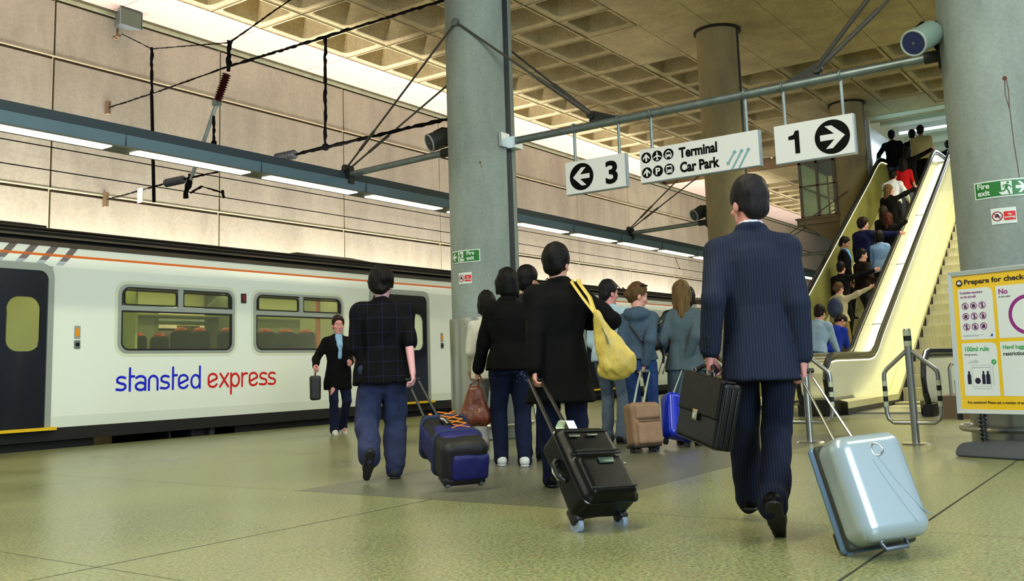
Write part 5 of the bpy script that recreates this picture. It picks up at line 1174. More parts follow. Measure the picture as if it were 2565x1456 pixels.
    if bottom:
        kind, col = bottom[0], bottom[1]; F = Field(h); w = bottom[2] if len(bottom) > 2 else 1.
        if kind in ('trousers', 'jeans', 'baggy', 'cropped'):
            F.loft([(z * s, rx * s * b, ry * s * b, cx * s) for z, rx, ry, cx in ((-.10, .11, .165, -.01), (0., .125, .175, -.015), (.08, .112, .155, 0), (.13, .105, .145, 0))], hip, rotz(math.radians(twist * .4)) @ roty(math.radians(lean * .4)), k=.03)
            wd = {'trousers': (.098, .078, .072), 'jeans': (.094, .068, .062), 'baggy': (.112, .098, .080), 'cropped': (.100, .08, .07)}[kind]
            for sd in (1, -1):
                F.cone(hj[sd] + A([-.01, -sd * .004, -.02]), kn[sd], wd[0] * s * b * w, wd[1] * s * w, .03); end = an[sd] + (kn[sd] - an[sd]) * (.0 if kind != 'cropped' else .3) - A([0, 0, .02 * s if kind != 'cropped' else 0])
                F.cone(kn[sd], end, wd[1] * s * w, wd[2] * s * w, .012)
                if kind in ('trousers', 'baggy', 'jeans'): F.cone(end + A([0, 0, .03]), end + A([.02, 0, -.01]), wd[2] * s * w, wd[2] * s * 1.05 * w, .01)
            F.slab((0, 0, -1), -.006)
            F.build('trousers' if kind != 'jeans' else 'jeans', bottom[3] if len(bottom) > 3 else cloth(col, name='trouser'), t, .010 if kind != 'baggy' else .016, 22, hash(label) % 97, stretch=(1, 1, .6))
        else:
            zb = bottom[2] * s
            F.loft([(zb, .17 * s, .215 * s, 0), (.70 * s, .155 * s, .205 * s, 0), (.93 * s, .13 * s, .18 * s, 0), (1.05 * s, .10 * s, .14 * s, 0)], (0, 0, 0)); F.build('skirt', cloth(col), t, .008, 18, 5)
    if top:
        kind, col = top[0], top[1]; o = top[2] if len(top) > 2 else {}
        gr = o.get('gr', {'tee': .008, 'shirt': .012, 'jacket': .022, 'coat': .028, 'hoodie': .022, 'sweater': .018}[kind]); hem = o.get('hem', {'tee': -.06, 'shirt': -.04, 'jacket': -.16, 'coat': -.34, 'hoodie': -.02, 'sweater': -.05}[kind]); cuff = o.get('cuff', {'tee': -.35, 'shirt': .95, 'jacket': .97, 'coat': .97, 'hoodie': .97, 'sweater': .95}[kind])
        fl_ = o.get('flare', .02); wst = 0 if male else .012
        rows = [(hem, .125 + gr + fl_, .172 + gr + fl_, -.012), (min(hem + .12, .06), .118 + gr + fl_ * .5, .168 + gr + fl_ * .4, -.012), (.17, .104 + gr, .146 + gr - wst, 0), (.32, .120 + gr, .165 + gr, .006), (.40, .112 + gr, .160 + gr, -.004), (.455, .094 + gr, .128 + gr * .8, -.010), (.505, .066 + gr * .7, .088 + gr * .6, -.012), (.545, .054 + gr * .5, .062 + gr * .4, -.010), (.575, .050 + gr * .3, .054 + gr * .25, -.006)]
        F = Field(h); F.loft([(z * s, rx * s * b, ry * s * b, cx * s) for z, rx, ry, cx in rows], hip, Mt, p=2.5, k=.035)
        for sd in (1, -1): F.cone(T((-.012, sd * .05, .508)), sh[sd], (.040 + gr) * s, (.052 * b + gr) * s, .04)
        sleeves(F, gr, cuff, .035, o.get('slack', 1.))
        if o.get('collar'): 
            for k in range(12):
                a = 2 * PI * k / 12; a2 = 2 * PI * (k + 1) / 12; F.cone(T((.0 + .062 * math.cos(a), .066 * math.sin(a), .565 - .02 * math.cos(a))), T((.0 + .062 * math.cos(a2), .066 * math.sin(a2), .565 - .02 * math.cos(a2))), .017 * s, k=.02)
        if o.get('hood'): F.ell(T((-.085, 0, .50)), A((.075, .125, .085)) * s, Mt, .03); F.cone(T((-.07, -.09, .52)), T((-.07, .09, .52)), .05 * s, k=.03)
        F.build({'tee': 't_shirt', 'shirt': 'shirt', 'jacket': 'jacket', 'coat': 'coat', 'hoodie': 'hooded_top', 'sweater': 'sweater'}[kind], o.get('mat') or cloth(col), t, o.get('fold', .011), o.get('fs', 19), hash(label) % 89)
        if o.get('shirt'):
            G = Field(.008)
            for k in range(14):
                a = 2 * PI * k / 14; a2 = 2 * PI * (k + 1) / 14; G.cone(T((-.002 + .056 * math.cos(a), .058 * math.sin(a), .592 - .012 * math.cos(a))), T((-.002 + .056 * math.cos(a2), .058 * math.sin(a2), .592 - .012 * math.cos(a2))), .009 * s, k=.01)
            G.cone(T((.122, 0, .22)), T((.108, 0, .40)), .032 * s, .048 * s, .02); G.cone(T((.108, 0, .40)), T((.058, 0, .53)), .048 * s, .058 * s, .02)
            for sd in (1, -1): G.cone(wr[sd] - nrm(wr[sd] - el[sd]) * .01, wr[sd] + nrm(wr[sd] - el[sd]) * .006, .033 * s, .033 * s, .005)
            G.build('shirt_collar', cloth(o['shirt'], .7), t)
    if shoes:
        for sd in (1, -1):
            (fx, fy), fzz, pt = feet[sd]; G = Field(min(h, .010)); dv = nrm((toe[sd][0], toe[sd][1], toe[sd][2])); n_ = A([-dv[2] * 0 + math.sin(math.radians(pt)), 0, math.cos(math.radians(pt))]); a_ = an[sd]; lt = np.cross(n_, dv)
            P = lambda u, v, w_: a_ + s * (dv * u + lt * v + n_ * w_)
            G.cone(P(-.045, 0, -.045), P(.08, 0, -.052), .042 * s, .043 * s, .02); G.cone(P(.07, 0, -.055), P(.165, .0, -.062), .043 * s, .030 * s, .02); G.cone(P(-.02, 0, -.02), P(-.01, 0, .0), .046 * s, .043 * s, .02); G.cone(P(0, 0, -.01), P(.09, 0, -.045), .04 * s, .034 * s, .02)
            G.slab(-n_, float(-n_ @ P(0, 0, -.083)))
            so = G.build('shoe', cloth(shoes, .45, 'shoe') if len(shoes) == 3 else cloth(shoes[:3], .45, 'shoe'), t)
            S_ = Field(min(h, .010)); S_.cone(P(-.045, 0, -.077), P(.07, 0, -.077), .040 * s, .044 * s, .01); S_.cone(P(.07, 0, -.077), P(.168, 0, -.077), .044 * s, .031 * s, .01); S_.slab(n_, float(n_ @ P(0, 0, -.068))); S_.slab(-n_, float(-n_ @ P(0, 0, -.0848))); S_.build('sole', m_black if shoes[0] < .5 else mat('sole_white', (.75, .75, .75), .6), so)
    FIGS[label] = dict(t=t, T=T, wr=wr, el=el, sh=sh, hip=hip, Hd=Hd, s=s, an=an, kn=kn, hj=hj, Mt=Mt, hc=hc)
    return FIGS[label]
def wpt(fig, v): return fig['t'].matrix_basis @ Vector(v)
def local(x, y, yaw, z0, p):
    a = -math.radians(yaw); dx, dy = p[0] - x, p[1] - y; return (dx * math.cos(a) - dy * math.sin(a), dx * math.sin(a) + dy * math.cos(a), p[2] - z0)
# pinstripe and plaid cloths
def striped(name, c, line, scale, strength, wdt=.12, cross=False):
    m = mat(name, c, .8, spec=.08, bump=.05, bscale=200); nt = m.node_tree; b = nt.nodes['Principled BSDF']
    tc = nt.nodes.new('ShaderNodeTexCoord'); sp = nt.nodes.new('ShaderNodeSeparateXYZ'); nt.links.new(tc.outputs['Object'], sp.inputs[0]); last = None
    for axis in (('Y', 'Z') if cross else ('Y',)):
        mu = nt.nodes.new('ShaderNodeMath'); mu.operation = 'MULTIPLY'; mu.inputs[1].default_value = scale; fr = nt.nodes.new('ShaderNodeMath'); fr.operation = 'FRACT'; ls = nt.nodes.new('ShaderNodeMath'); ls.operation = 'LESS_THAN'; ls.inputs[1].default_value = wdt
        nt.links.new(sp.outputs[axis], mu.inputs[0]); nt.links.new(mu.outputs[0], fr.inputs[0]); nt.links.new(fr.outputs[0], ls.inputs[0])
        if last is None: last = ls.outputs[0]
        else: mxm = nt.nodes.new('ShaderNodeMath'); mxm.operation = 'MAXIMUM'; nt.links.new(last, mxm.inputs[0]); nt.links.new(ls.outputs[0], mxm.inputs[1]); last = mxm.outputs[0]
    sc = nt.nodes.new('ShaderNodeMath'); sc.operation = 'MULTIPLY'; sc.inputs[1].default_value = strength; nt.links.new(last, sc.inputs[0])
    mx = nt.nodes.new('ShaderNodeMix'); mx.data_type = 'RGBA'; mx.inputs[6].default_value = (*lin(c), 1); mx.inputs[7].default_value = (*lin(line), 1)
    nt.links.new(sc.outputs[0], mx.inputs[0]); nt.links.new(mx.outputs[2], b.inputs['Base Color']); return m
m_pin = striped('pinstripe_navy', (.125, .145, .21), (.30, .34, .46), 72, .24, .2)
m_pint = striped('pinstripe_trouser', (.10, .115, .18), (.26, .30, .42), 72, .22, .2)
m_plaid = striped('plaid_black', (.045, .045, .06), (.16, .15, .28), 8.5, .55, .035, True)
m_denim = mat('denim_grey_blue', (.20, .23, .36), .9, spec=.15, noise=.35, nscale=9, bump=.25, bscale=120)
m_jean = mat('denim_dark', (.09, .115, .22), .9, spec=.15, noise=.35, nscale=9, bump=.2, bscale=120)
m_jeanb = mat('denim_blue', (.16, .25, .44), .9, spec=.15, noise=.4, nscale=9, bump=.2, bscale=120)

# ---- the nearest figures
X_, Y_, A_ = 4.70, 1.765, 23
suit = person('person', 'man in a navy pinstripe suit striding away with a black briefcase', X_, Y_, A_, 1.775, h=.0105, lean=3, head=(26, 4, 0), hl=local(X_, Y_, A_, 0, (4.548, 1.965, .905)), hr=local(X_, Y_, A_, 0, (4.755, 1.565, .86)), cl=1.05, cr=.95, fl=(.40, -.01), fr=(-.20, .085), fz=(.0, .10), fp=(0, 46), hair=('short', HG), skin_m=skin('ruddy', (.82, .56, .54)),
    top=('jacket', (.1, .1, .2), dict(mat=m_pin, hem=-.20, shirt=(.86, .88, .92), collar=True, flare=.018, fold=.006, gr=.026)), bottom=('trousers', (.1, .1, .2), 1.0, m_pint), shoes=(.04, .04, .045), bulk=.90, out=(.08, .08), face=True)
for k in range(4):
    p = suit['wr'][1] + (suit['el'][1] - suit['wr'][1]) * (.10 + .05 * k) + np.array([-.052, .012, 0]); MB().sphere(p, .008, 8).build('cuff_button', m_blackgloss, suit['t'], world=False)
X_, Y_, A_ = 5.84, 5.40, 44
plaid = person('person', 'person in a black check shirt and baggy grey-blue trousers pulling a blue bag', X_, Y_, A_, 1.69, h=.0105, male=True, lean=2, head=(-18, 3, 0), hr=local(X_, Y_, A_, 0, (5.80, 5.03, .76)), hl=(.14, .20, .86), cl=.5, cr=.9, fl=(-.30, .03), fr=(.0, .01), fz=(.14, 0), fp=(62, 0), hair=('bushy', HD), skin_m=skin('rosy', (.80, .60, .62)),
    top=('tee', (.05, .05, .06), dict(mat=m_plaid, gr=.024, hem=-.14, cuff=-.02, flare=.012, fold=.016, collar=True)), bottom=('baggy', (.2, .2, .3), 1.0, m_denim), shoes=(.16, .17, .21), bulk=1.16)
MB().tube([plaid['Hd']((-.012 + .014 * math.cos(a), -.083, -.052 + .014 * math.sin(a))) for a in [2 * PI * i / 12 for i in range(12)]], .0022, 6, closed=True).build('earring', m_steel, plaid['t'], world=False)
X_, Y_, A_ = 5.72, 3.60, 33
coat = person('person', 'woman in a long black coat with a yellow bag on her shoulder', X_, Y_, A_, 1.69, h=.0105, male=False, lean=1, head=(-22, 4, 0), hl=local(X_, Y_, A_, 0, (5.44, 3.64, .76)), hr=(.16, -.20, 1.16), out=(.05, 1.3), cl=1.0, cr=.7, fl=(.22, 0), fr=(-.12, 0), fz=(0, .03), fp=(0, 15), hair=('crop', HK), skin_m=SK1,
    top=('coat', (.055, .055, .06), dict(hem=-.30, flare=.035, gr=.036, collar=True, fold=.013)), bottom=('jeans', (.1, .12, .2), 1.1, m_jean), shoes=(.06, .06, .07), bulk=1.03)
G = Field(.008); w_, e_ = coat['wr'][1], coat['el'][1]; u_ = nrm(e_ - w_); G.cone(w_ + u_ * .0, w_ + u_ * .055, .043, .046, .01); G.build('shirt_cuff', cloth((.36, .38, .66)), coat['t'], .003, 60)
X_, Y_, A_ = 6.98, 4.93, 40
jeans = person('person', 'woman in a black jacket and studded dark jeans beside the near column', X_, Y_, A_, 1.71, h=.013, male=False, head=(10, 2, 0), hl=local(X_, Y_, A_, 0, (6.93, 5.25, .83)), hr=(.12, -.22, .85), cl=1.0, fl=(.10, .0), fr=(-.05, -.01), fp=(0, 0), hair=('bob', HK),
    top=('jacket', (.05, .05, .055), dict(hem=-.07, gr=.026, collar=True)), bottom=('jeans', (.09, .1, .2), 1.08, m_jean), shoes=(.80, .81, .82), bulk=1.0)
for k in range(46):
    random.seed(k); a = random.uniform(-.6, .6); MB().sphere(jeans['hip'] + np.array([-.128 + .05 * a * a, -.092 + .075 * a, -.125 + random.uniform(-.03, .03) + .02 * math.cos(a * 5)]), .0035, 6).build('stud', mat('stud', (.6, .65, .8), .2, 1.), jeans['t'], world=False)
person('person', 'dark-haired man in a dark jacket standing right behind the studded jeans', 7.56, 5.10, 20, 1.80, h=.014, head=(-28, 0, 0), hl=(.1, .2, .9), hr=(.08, -.24, .82), hair=('short', HK), top=('jacket', (.13, .12, .14), dict(hem=-.14)), bottom=('jeans', (.1, .13, .24), 1.05, m_jean), shoes=(.05, .05, .06), skin_m=SK2)
person('person', 'woman in a cream top half hidden at the near column', 8.06, 5.96, 38, 1.64, h=.015, male=False, head=(-20, 4, 0), hl=(.12, .2, .85), hr=(.10, -.2, .86), hair=('bob', HD), top=('shirt', (.80, .80, .76), dict(hem=-.12)), bottom=('trousers', (.62, .62, .66)), shoes=(.3, .3, .3))
X_, Y_, A_ = 9.42, 5.26, 10
person('person', 'grey-haired man in a pale blue shirt, behind the woman in black', X_, Y_, A_, 1.78, h=.015, head=(-35, 6, 0), hl=(.2, .15, 1.0), hr=(.16, -.2, .9), hair=('short', HG), skin_m=skin('ruddy', (.82, .56, .54)), top=('shirt', (.68, .78, .86), dict(gr=.02)), bottom=('jeans', (.3, .36, .45), 1.05, mat('denim_pale', (.34, .40, .48), .9, noise=.3, nscale=9)), shoes=(.08, .08, .1), face=True)
X_, Y_, A_ = 8.78, 4.56, 20
hood = person('person', 'fair woman in a slate hooded top and jeans holding the beige suitcase', X_, Y_, A_, 1.66, h=.012, male=False, head=(-62, 14, 0), hr=local(X_, Y_, A_, 0, (8.70, 4.47, .86)), hl=(.16, .16, .95), cr=1.0, cl=.6, fl=(.08, 0), fr=(-.06, 0), hair=('bun', HS), skin_m=SK1, face=True,
    top=('hoodie', (.26, .33, .40), dict(hood=True, hem=.02)), bottom=('jeans', (.2, .3, .5), 1.0, m_jeanb), shoes=(.1, .1, .12), bulk=.9)
MB().tube([hood['Hd']((-.02 + .095 * math.cos(a), .088 * math.sin(a), .115 + .02 * math.cos(a))) for a in [-1.6 + 3.2 * i / 12 for i in range(13)]], .008, 8).build('sunglasses', m_blackgloss, hood['t'], world=False)
MB().tube([hood['T']((.12, .10, .30)), hood['T']((.06, .10, .50)), hood['T']((-.13, .08, .40)), hood['T']((-.158, .03, .33)), hood['T']((-.160, -.03, .25)), hood['T']((-.140, -.10, .14)), hood['T']((-.10, -.15, .06))], .009, 6).build('strap', m_black, hood['t'], world=False)
X_, Y_, A_ = 9.36, 4.33, 22
blonde = person('person', 'long-haired blonde woman in a grey suit with a black shoulder bag', X_, Y_, A_, 1.69, h=.012, male=False, head=(-8, 0, 0), hr=local(X_, Y_, A_, 0, (9.26, 4.27, .90)), hl=(.12, .22, 1.0), cr=1.0, cl=.5, hair=('long', HBL), skin_m=SK1, top=('jacket', (.30, .36, .39), dict(hem=-.13, gr=.018, flare=.03)), bottom=('skirt', (.27, .32, .36), .42), shoes=(.06, .06, .06))
G = Field(.008); w_, e_ = blonde['wr'][-1], blonde['el'][-1]; u_ = nrm(e_ - w_); G.cone(w_, w_ + u_ * .03, .036, .038, .01); G.build('pink_cuff', cloth((.66, .40, .72)), blonde['t'])
person('person', 'dark-haired person in a dark red top behind the blonde woman', 10.10, 4.62, 20, 1.68, h=.016, male=False, hair=('bushy', HD), hr=(.05, -.3, .85), top=('sweater', (.30, .12, .12)), bottom=('trousers', (.1, .1, .12)), skin_m=SK2)
X_, Y_, A_ = 9.95, 10.08, 238
tman = person('person', 'person in a black jacket over pale blue by the train doors, carrying a black bag', X_, Y_, A_, 1.68, h=.014, male=True, head=(0, 6, 0), hr=local(X_, Y_, A_, 0, (9.52, 10.10, .98)), hl=(.26, .12, 1.02), cl=.6, cr=1.0, fl=(-.15, 0), fr=(.16, 0), fz=(.05, 0), fp=(30, 0), hair=('short', HB), skin_m=skin('ruddy', (.82, .56, .54)), face=True, top=('jacket', (.05, .05, .065), dict(hem=-.26, shirt=(.55, .70, .84))), bottom=('jeans', (.1, .14, .26), 1.0, m_jean), shoes=(.80, .80, .78))

# ---- people on the left escalator
def stp(x): n = math.floor((x - (XS + .25)) / .4055); return .02 if n < -1 else .06 if n < 0 else min(.06 + .2295 * (n + 1), UP)
def rider(label, x, y, H, yaw=0, **k):
    z = stp(x); k.setdefault('h', .021); k.setdefault('shoes', (.05, .05, .06))
    if 'rail' in k:
        r = k.pop('rail'); k['hr'] = local(x, y, yaw, z, (x + r, 4.80, .904 + K * (x + r - 17.0) + .02)); k.setdefault('cr', .8)
    if 'raill' in k:
        r = k.pop('raill'); k['hl'] = local(x, y, yaw, z, (x + r, 6.17, .904 + K * (x + r - 17.0) + .02)); k.setdefault('cl', .8)
    return person('person', label, x, y, yaw, H, z, group='riders on the left escalator', **k)
rider('dark-dressed man with his arm out, leftmost at the escalator top', 27.1, 6.00, 1.84, 4, hair=('short', HK), hl=(.12, .42, 1.10), top=('jacket', (.045, .05, .06), dict(hem=-.12)), bottom=('jeans', (.2, .26, .40)))
rider('dark-suited man between two others at the escalator top', 27.5, 5.55, 1.86, 0, hair=('short', HK), top=('jacket', (.04, .04, .05)), bottom=('trousers', (.06, .06, .07)))
rider('man in a cream shirt at the escalator top', 27.15, 5.26, 1.86, -3, hair=('short', HK), top=('shirt', (.70, .66, .46), dict(gr=.03)), bottom=('trousers', (.05, .05, .055)), skin_m=SK2, bulk=1.08)
person('person', 'dark-haired head in a white collar walking in the hall beyond the cream shirt', 28.9, 4.9, 0, 1.70, UP, h=.022, hair=('short', HK), top=('jacket', (.07, .08, .10), dict(shirt=(.9, .9, .9))), bottom=('trousers', (.1, .1, .1)), group='riders on the left escalator')
rider('long-haired person in a black coat with a bag just below the cream shirt', 26.2, 5.45, 1.66, -6, male=False, hair=('long', HK), rail=.25, top=('coat', (.045, .045, .05), dict(hem=-.25, flare=.03)), bottom=('trousers', (.35, .34, .36)), bulk=1.1)
rider('woman in a sleeveless red top on the escalator', 25.3, 5.38, 1.65, 0, male=False, hair=('long', HD), top=('tee', (.70, .10, .12), dict(cuff=-.72)), bottom=('trousers', (.32, .36, .48)), hr=(.04, -.25, .82), skin_m=SK1)
rider('man in a white shirt bending on the escalator above the blonde woman', 24.4, 5.50, 1.72, 0, lean=16, hair=('short', HK), top=('shirt', (.82, .85, .90), dict(gr=.03)), bottom=('trousers', (.1, .1, .12)), hr=(.2, -.32, .95))
rider('blonde woman in a black jacket reaching for the handrail', 23.7, 5.42, 1.66, -12, male=False, head=(-45, 0, 0), face=True, hair=('long', HBL), rail=.28, top=('jacket', (.04, .04, .045)), bottom=('jeans', (.32, .38, .46)))
rider('woman with long brown hair below the blonde on the escalator', 22.5, 5.30, 1.66, -6, male=False, hair=('long', HB), top=('sweater', (.09, .08, .08)), bottom=('jeans', (.25, .28, .34)))
rider('auburn-haired woman in black with an orange bag by the handrail', 21.8, 5.05, 1.62, -15, male=False, hair=('long', HA), rail=.30, top=('jacket', (.05, .045, .05)), bottom=('trousers', (.08, .08, .09)))
rider('man in a navy sweater with brown hair, hand on the handrail', 21.5, 5.52, 1.76, -22, head=(-30, 4, 0), face=True, hair=('bushy', HB), rail=.05, top=('sweater', (.09, .11, .25), dict(gr=.03)), bottom=('trousers', (.2, .18, .15)), bulk=1.12)
rider('person in a pale blue and white jacket behind the navy sweater', 21.1, 5.10, 1.62, -5, male=False, hair=('bob', HD), top=('jacket', (.50, .64, .82), dict(hem=-.12)), bottom=('trousers', (.12, .12, .14)))
rider('man in a black suit and blue shirt standing in profile on the left', 20.85, 5.80, 1.76, -72, head=(-10, 22, 0), face=True, hair=('short', HK), skin_m=SK2, top=('jacket', (.045, .045, .055), dict(shirt=(.35, .62, .92))), bottom=('trousers', (.05, .05, .06)), hl=(.1, .2, .85))
rider('dark-haired person in a brown leather jacket below the navy sweater', 20.5, 5.35, 1.66, -40, head=(-20, 8, 0), face=True, hair=('short', HK), top=('jacket', (.12, .095, .085), dict(hem=-.12)), bottom=('jeans', (.18, .2, .25)), hr=(.18, -.30, .98))
rider('dark-haired person in black right below the man in profile', 19.9, 5.62, 1.60, -10, hair=('short', HD), top=('sweater', (.06, .06, .07)), bottom=('trousers', (.07, .07, .08)), rail=.15)
ruck = rider('fair girl with a blue rucksack and beige sleeves, hand out to the handrail', 19.2, 5.50, 1.58, -12, male=False, head=(-20, 6, 0), hair=('bun', HS), rail=.18, top=('hoodie', (.66, .62, .52), dict(hood=True)), bottom=('trousers', (.5, .42, .30)))
rider('black-haired man in a bright blue top bowed at the foot of the escalator', 17.9, 5.35, 1.70, -18, lean=30, head=(-20, 25, 0), hair=('short', HK), skin_m=SK2, top=('tee', (.12, .20, .62), dict(gr=.02)), bottom=('jeans', (.16, .2, .34)), hr=(.30, -.2, .75), face=True)
X_, Y_, A_ = 15.95, 5.02, -8
person('person', 'man in a pale blue shirt leaning to the handrail at the escalator foot', X_, Y_, A_, 1.76, .025, h=.016, lean=20, hair=('short', HB), hr=local(X_, Y_, A_, .025, (16.45, 4.80, .95)), hl=(.25, .2, .85), cr=.8, top=('shirt', (.60, .70, .80), dict(gr=.022, fold=.010)), bottom=('jeans', (.2, .28, .42), 1.05, m_jeanb), shoes=(.3, .3, .34), group='riders on the left escalator')
# ------------------------------------------------------------------ luggage
def frame(t, q):
    t.rotation_mode = 'YXZ'; t.location = q[:3]; t.rotation_euler = (q[4], q[5], q[3])
def inv(t, p):      # world point into the thing's own frame
    bpy.context.view_layer.update(); return t.matrix_world.inverted() @ Vector(p)
def L(mb, nm, m, t, sm=30): return mb.build(nm, m, t, sm, world=False)
# silver hard case
t = thing('suitcase', 'silver hard-shell wheeled suitcase tilted on the floor at lower right', 'suitcase', group='wheeled luggage'); frame(t, (4.327, 1.108, .061, -.697, -.375, -.057))
m_sil = mat('shell_silver', (.66, .72, .75), .22, .35, coat=.5); m_silb = mat('shell_band_blue', (.42, .54, .70), .3, .3); m_sild = mat('shell_seam', (.20, .21, .18), .5, .2)
G = Field(.009)
def rb(F, c, half, r, k=.01):
    c = np.array(c, float); hf = np.array(half, float) - r
    def f(X, Y, Z):
        q = [np.abs(X - c[0]) - hf[0], np.abs(Y - c[1]) - hf[1], np.abs(Z - c[2]) - hf[2]]
        return np.sqrt(sum(np.maximum(a, 0) ** 2 for a in q)) + np.minimum(np.maximum(np.maximum(q[0], q[1]), q[2]), 0) - r
    F.ops.append((c - half, c + half, f, k, False)); return F
w_, d_, l_ = .345, .19, .455
rb(G, (0, -.015, l_ / 2), (w_ / 2, d_ * .52, l_ / 2), .062, .01); 
shell = G.build('shell', m_sil, t)
L(MB().rbox((0, .058, l_ / 2 - .004), (w_ + .004, .040, l_ + .008), .018, 3), 'seam_band', m_sild, t)
L(MB().rbox((0, .096, l_ / 2 - .004), (w_ + .010, .045, l_ + .012), .020, 3), 'back_shell', m_silb, t)
mb = MB(); mb.tube([(.028 * math.cos(a) + .02, -d_ * .52 - .013, l_ - .085 + .026 * math.sin(a) * (1 - .25 * math.cos(a))) for a in [2 * PI * i / 20 for i in range(20)]], .005, 8, closed=True); L(mb, 'badge_ring', m_steel, shell)
for pts in ([(-.02, .33), (.0, .26), (.045, .14), (.085, .05)], [(.01, .34), (.06, .22), (.13, .10), (.165, .07)]): L(MB().tube([(x, -d_ * .52 - .0125, z) for x, z in pts], .0035, 6), 'shell_crease', mat('shell_crease', (.50, .57, .62), .3, .3), shell)
for sx in (-1, 1):
    L(MB().cyl((sx * .145 - .012, .115, .012), (sx * .145 + .012, .115, .012), .034, n=20), 'wheel', mat('wheel_grey', (.45, .47, .48), .4), t)
    L(MB().rbox((sx * .145, .11, .05), (.055, .06, .08), .015, 2), 'wheel_housing', m_black, t)
L(MB().tube([(-.06, -.02, .01), (-.05, -.03, -.030), (.06, -.03, -.030), (.07, -.02, .01)], .010, 8), 'foot_loop', mat('loop_grey', (.45, .48, .52), .3, .6), t)
h = inv(t, wpt(suit, suit['wr'][-1] + np.array([.0, .0, -.075])))
for sx in (-.05, .05): L(MB().tube([(sx, .06, l_), (h.x + sx * .6, h.y, h.z)], .0065, 8), 'pull_rod', m_steel, t)
L(MB().tube([(h.x - .055, h.y, h.z), (h.x + .055, h.y, h.z)], .013, 10), 'pull_handle', m_black, t)
# black soft case
t = thing('suitcase', 'large black fabric wheeled suitcase behind the woman in the black coat', 'suitcase', group='wheeled luggage'); frame(t, (4.433, 2.539, .101, -.347, -.683, .06))
m_bk = mat('case_black', (.02, .022, .025), .34, spec=.2, noise=.2, nscale=20, bump=.08, bscale=200); w_, d_, l_ = .36, .20, .47
G = Field(.010); rb(G, (0, .0, l_ / 2), (w_ / 2, d_ / 2, l_ / 2), .045); rb(G, (0, -d_ * .5, l_ * .30), (w_ / 2 - .03, .030, l_ * .25), .025, .02); rb(G, (0, -d_ * .5 + .01, l_ * .77), (w_ / 2 - .03, .022, l_ * .18), .02, .02)
bodyc = G.build('body', m_bk, t, .004, 16, 4)
for z in (.055, l_ * .56, l_ * .60, l_ - .05): L(MB().tube([(-w_ / 2 + .035, -d_ * .5 - .032 if z < .3 else -d_ * .5 - .016, z), (w_ / 2 - .035, -d_ * .5 - .032 if z < .3 else -d_ * .5 - .016, z)], .005, 6), 'zip', m_dksteel, bodyc)
L(MB().tube([(x, -d_ / 2 + .035, z) for x, z in rrect(-w_ / 2 - .002, w_ / 2 + .002, .002, l_ - .002, .045, 5)], .006, 6, closed=True), 'piping', m_blackgloss, bodyc)
for x, z, r in ((.02, .39, .1), (-.10, .385, -.1), (.12, .20, .2)): L(MB().rbox((x, -d_ * .5 - .022, z), (.07, .008, .016), .004, 2), 'zip_pull', mat('zip_pull', (.42, .45, .40), .3, .7), bodyc)
L(MB().rbox((.02, -d_ * .5 - .036, .215), (.10, .008, .035), .006, 2), 'badge', mat('case_badge', (.28, .36, .33), .3, .5), bodyc)
L(MB().tube([(-.09, .0, l_ - .005), (-.075, -.0, l_ + .035), (.075, -.0, l_ + .035), (.09, .0, l_ - .005)], .012, 8), 'carry_handle', m_black, t)
L(MB().tube([(-.03, -.02, l_ + .02), (-.03, .02, l_ + .02), (-.03, .035, l_ + .09), (-.03, -.01, l_ + .10)], .03, 4, flat=.1), 'tag', mat('tag_white', (.82, .85, .70), .5), t)
L(MB().box(-.012, .045, -.012, -.010, l_ + .035, l_ + .10), 'bag_label', mat('label_white', (.86, .88, .90), .5), t, 0)
mb = MB(); 
for k in range(3): mb.box(-.002 + .0, .035, -.0135, -.0122, l_ + .045 + .02 * k, l_ + .052 + .02 * k)
L(MB().tube([(-w_ / 2 - .012, .02, l_ * .66), (-w_ / 2 - .03, .02, l_ * .56), (-w_ / 2 - .012, .02, l_ * .46)], .02, 8, flat=.4), 'white_tag', mat('tag_pale', (.82, .84, .84), .5), t)
L(MB().tube([(-w_ / 2 - .005, .0, l_ * .40), (-w_ / 2 - .035, .0, l_ * .46), (-w_ / 2 - .035, .0, l_ * .62), (-w_ / 2 - .005, .0, l_ * .68)], .012, 8), 'side_handle', m_black, t)
for sx in (-1, 1):
    L(MB().cyl((sx * .145 - .014, d_ / 2 + .0, -.012), (sx * .145 + .014, d_ / 2 + .0, -.012), .042, n=20), 'wheel', mat('wheel_pale', (.55, .60, .68), .4), t)
    L(MB().rbox((sx * .145, d_ / 2 - .02, .03), (.06, .07, .09), .015, 2), 'wheel_housing', m_black, t)
h = inv(t, wpt(coat, coat['wr'][1] + np.array([.0, .0, -.075])))
for sx in (-.06, .06): L(MB().tube([(sx, .07, l_ - .02), (h.x + sx * .8, h.y, h.z)], .012, 8), 'pull_rod', m_black, t)
L(MB().tube([(h.x - .06, h.y, h.z), (h.x + .06, h.y, h.z)], .015, 10), 'pull_handle', m_black, t)
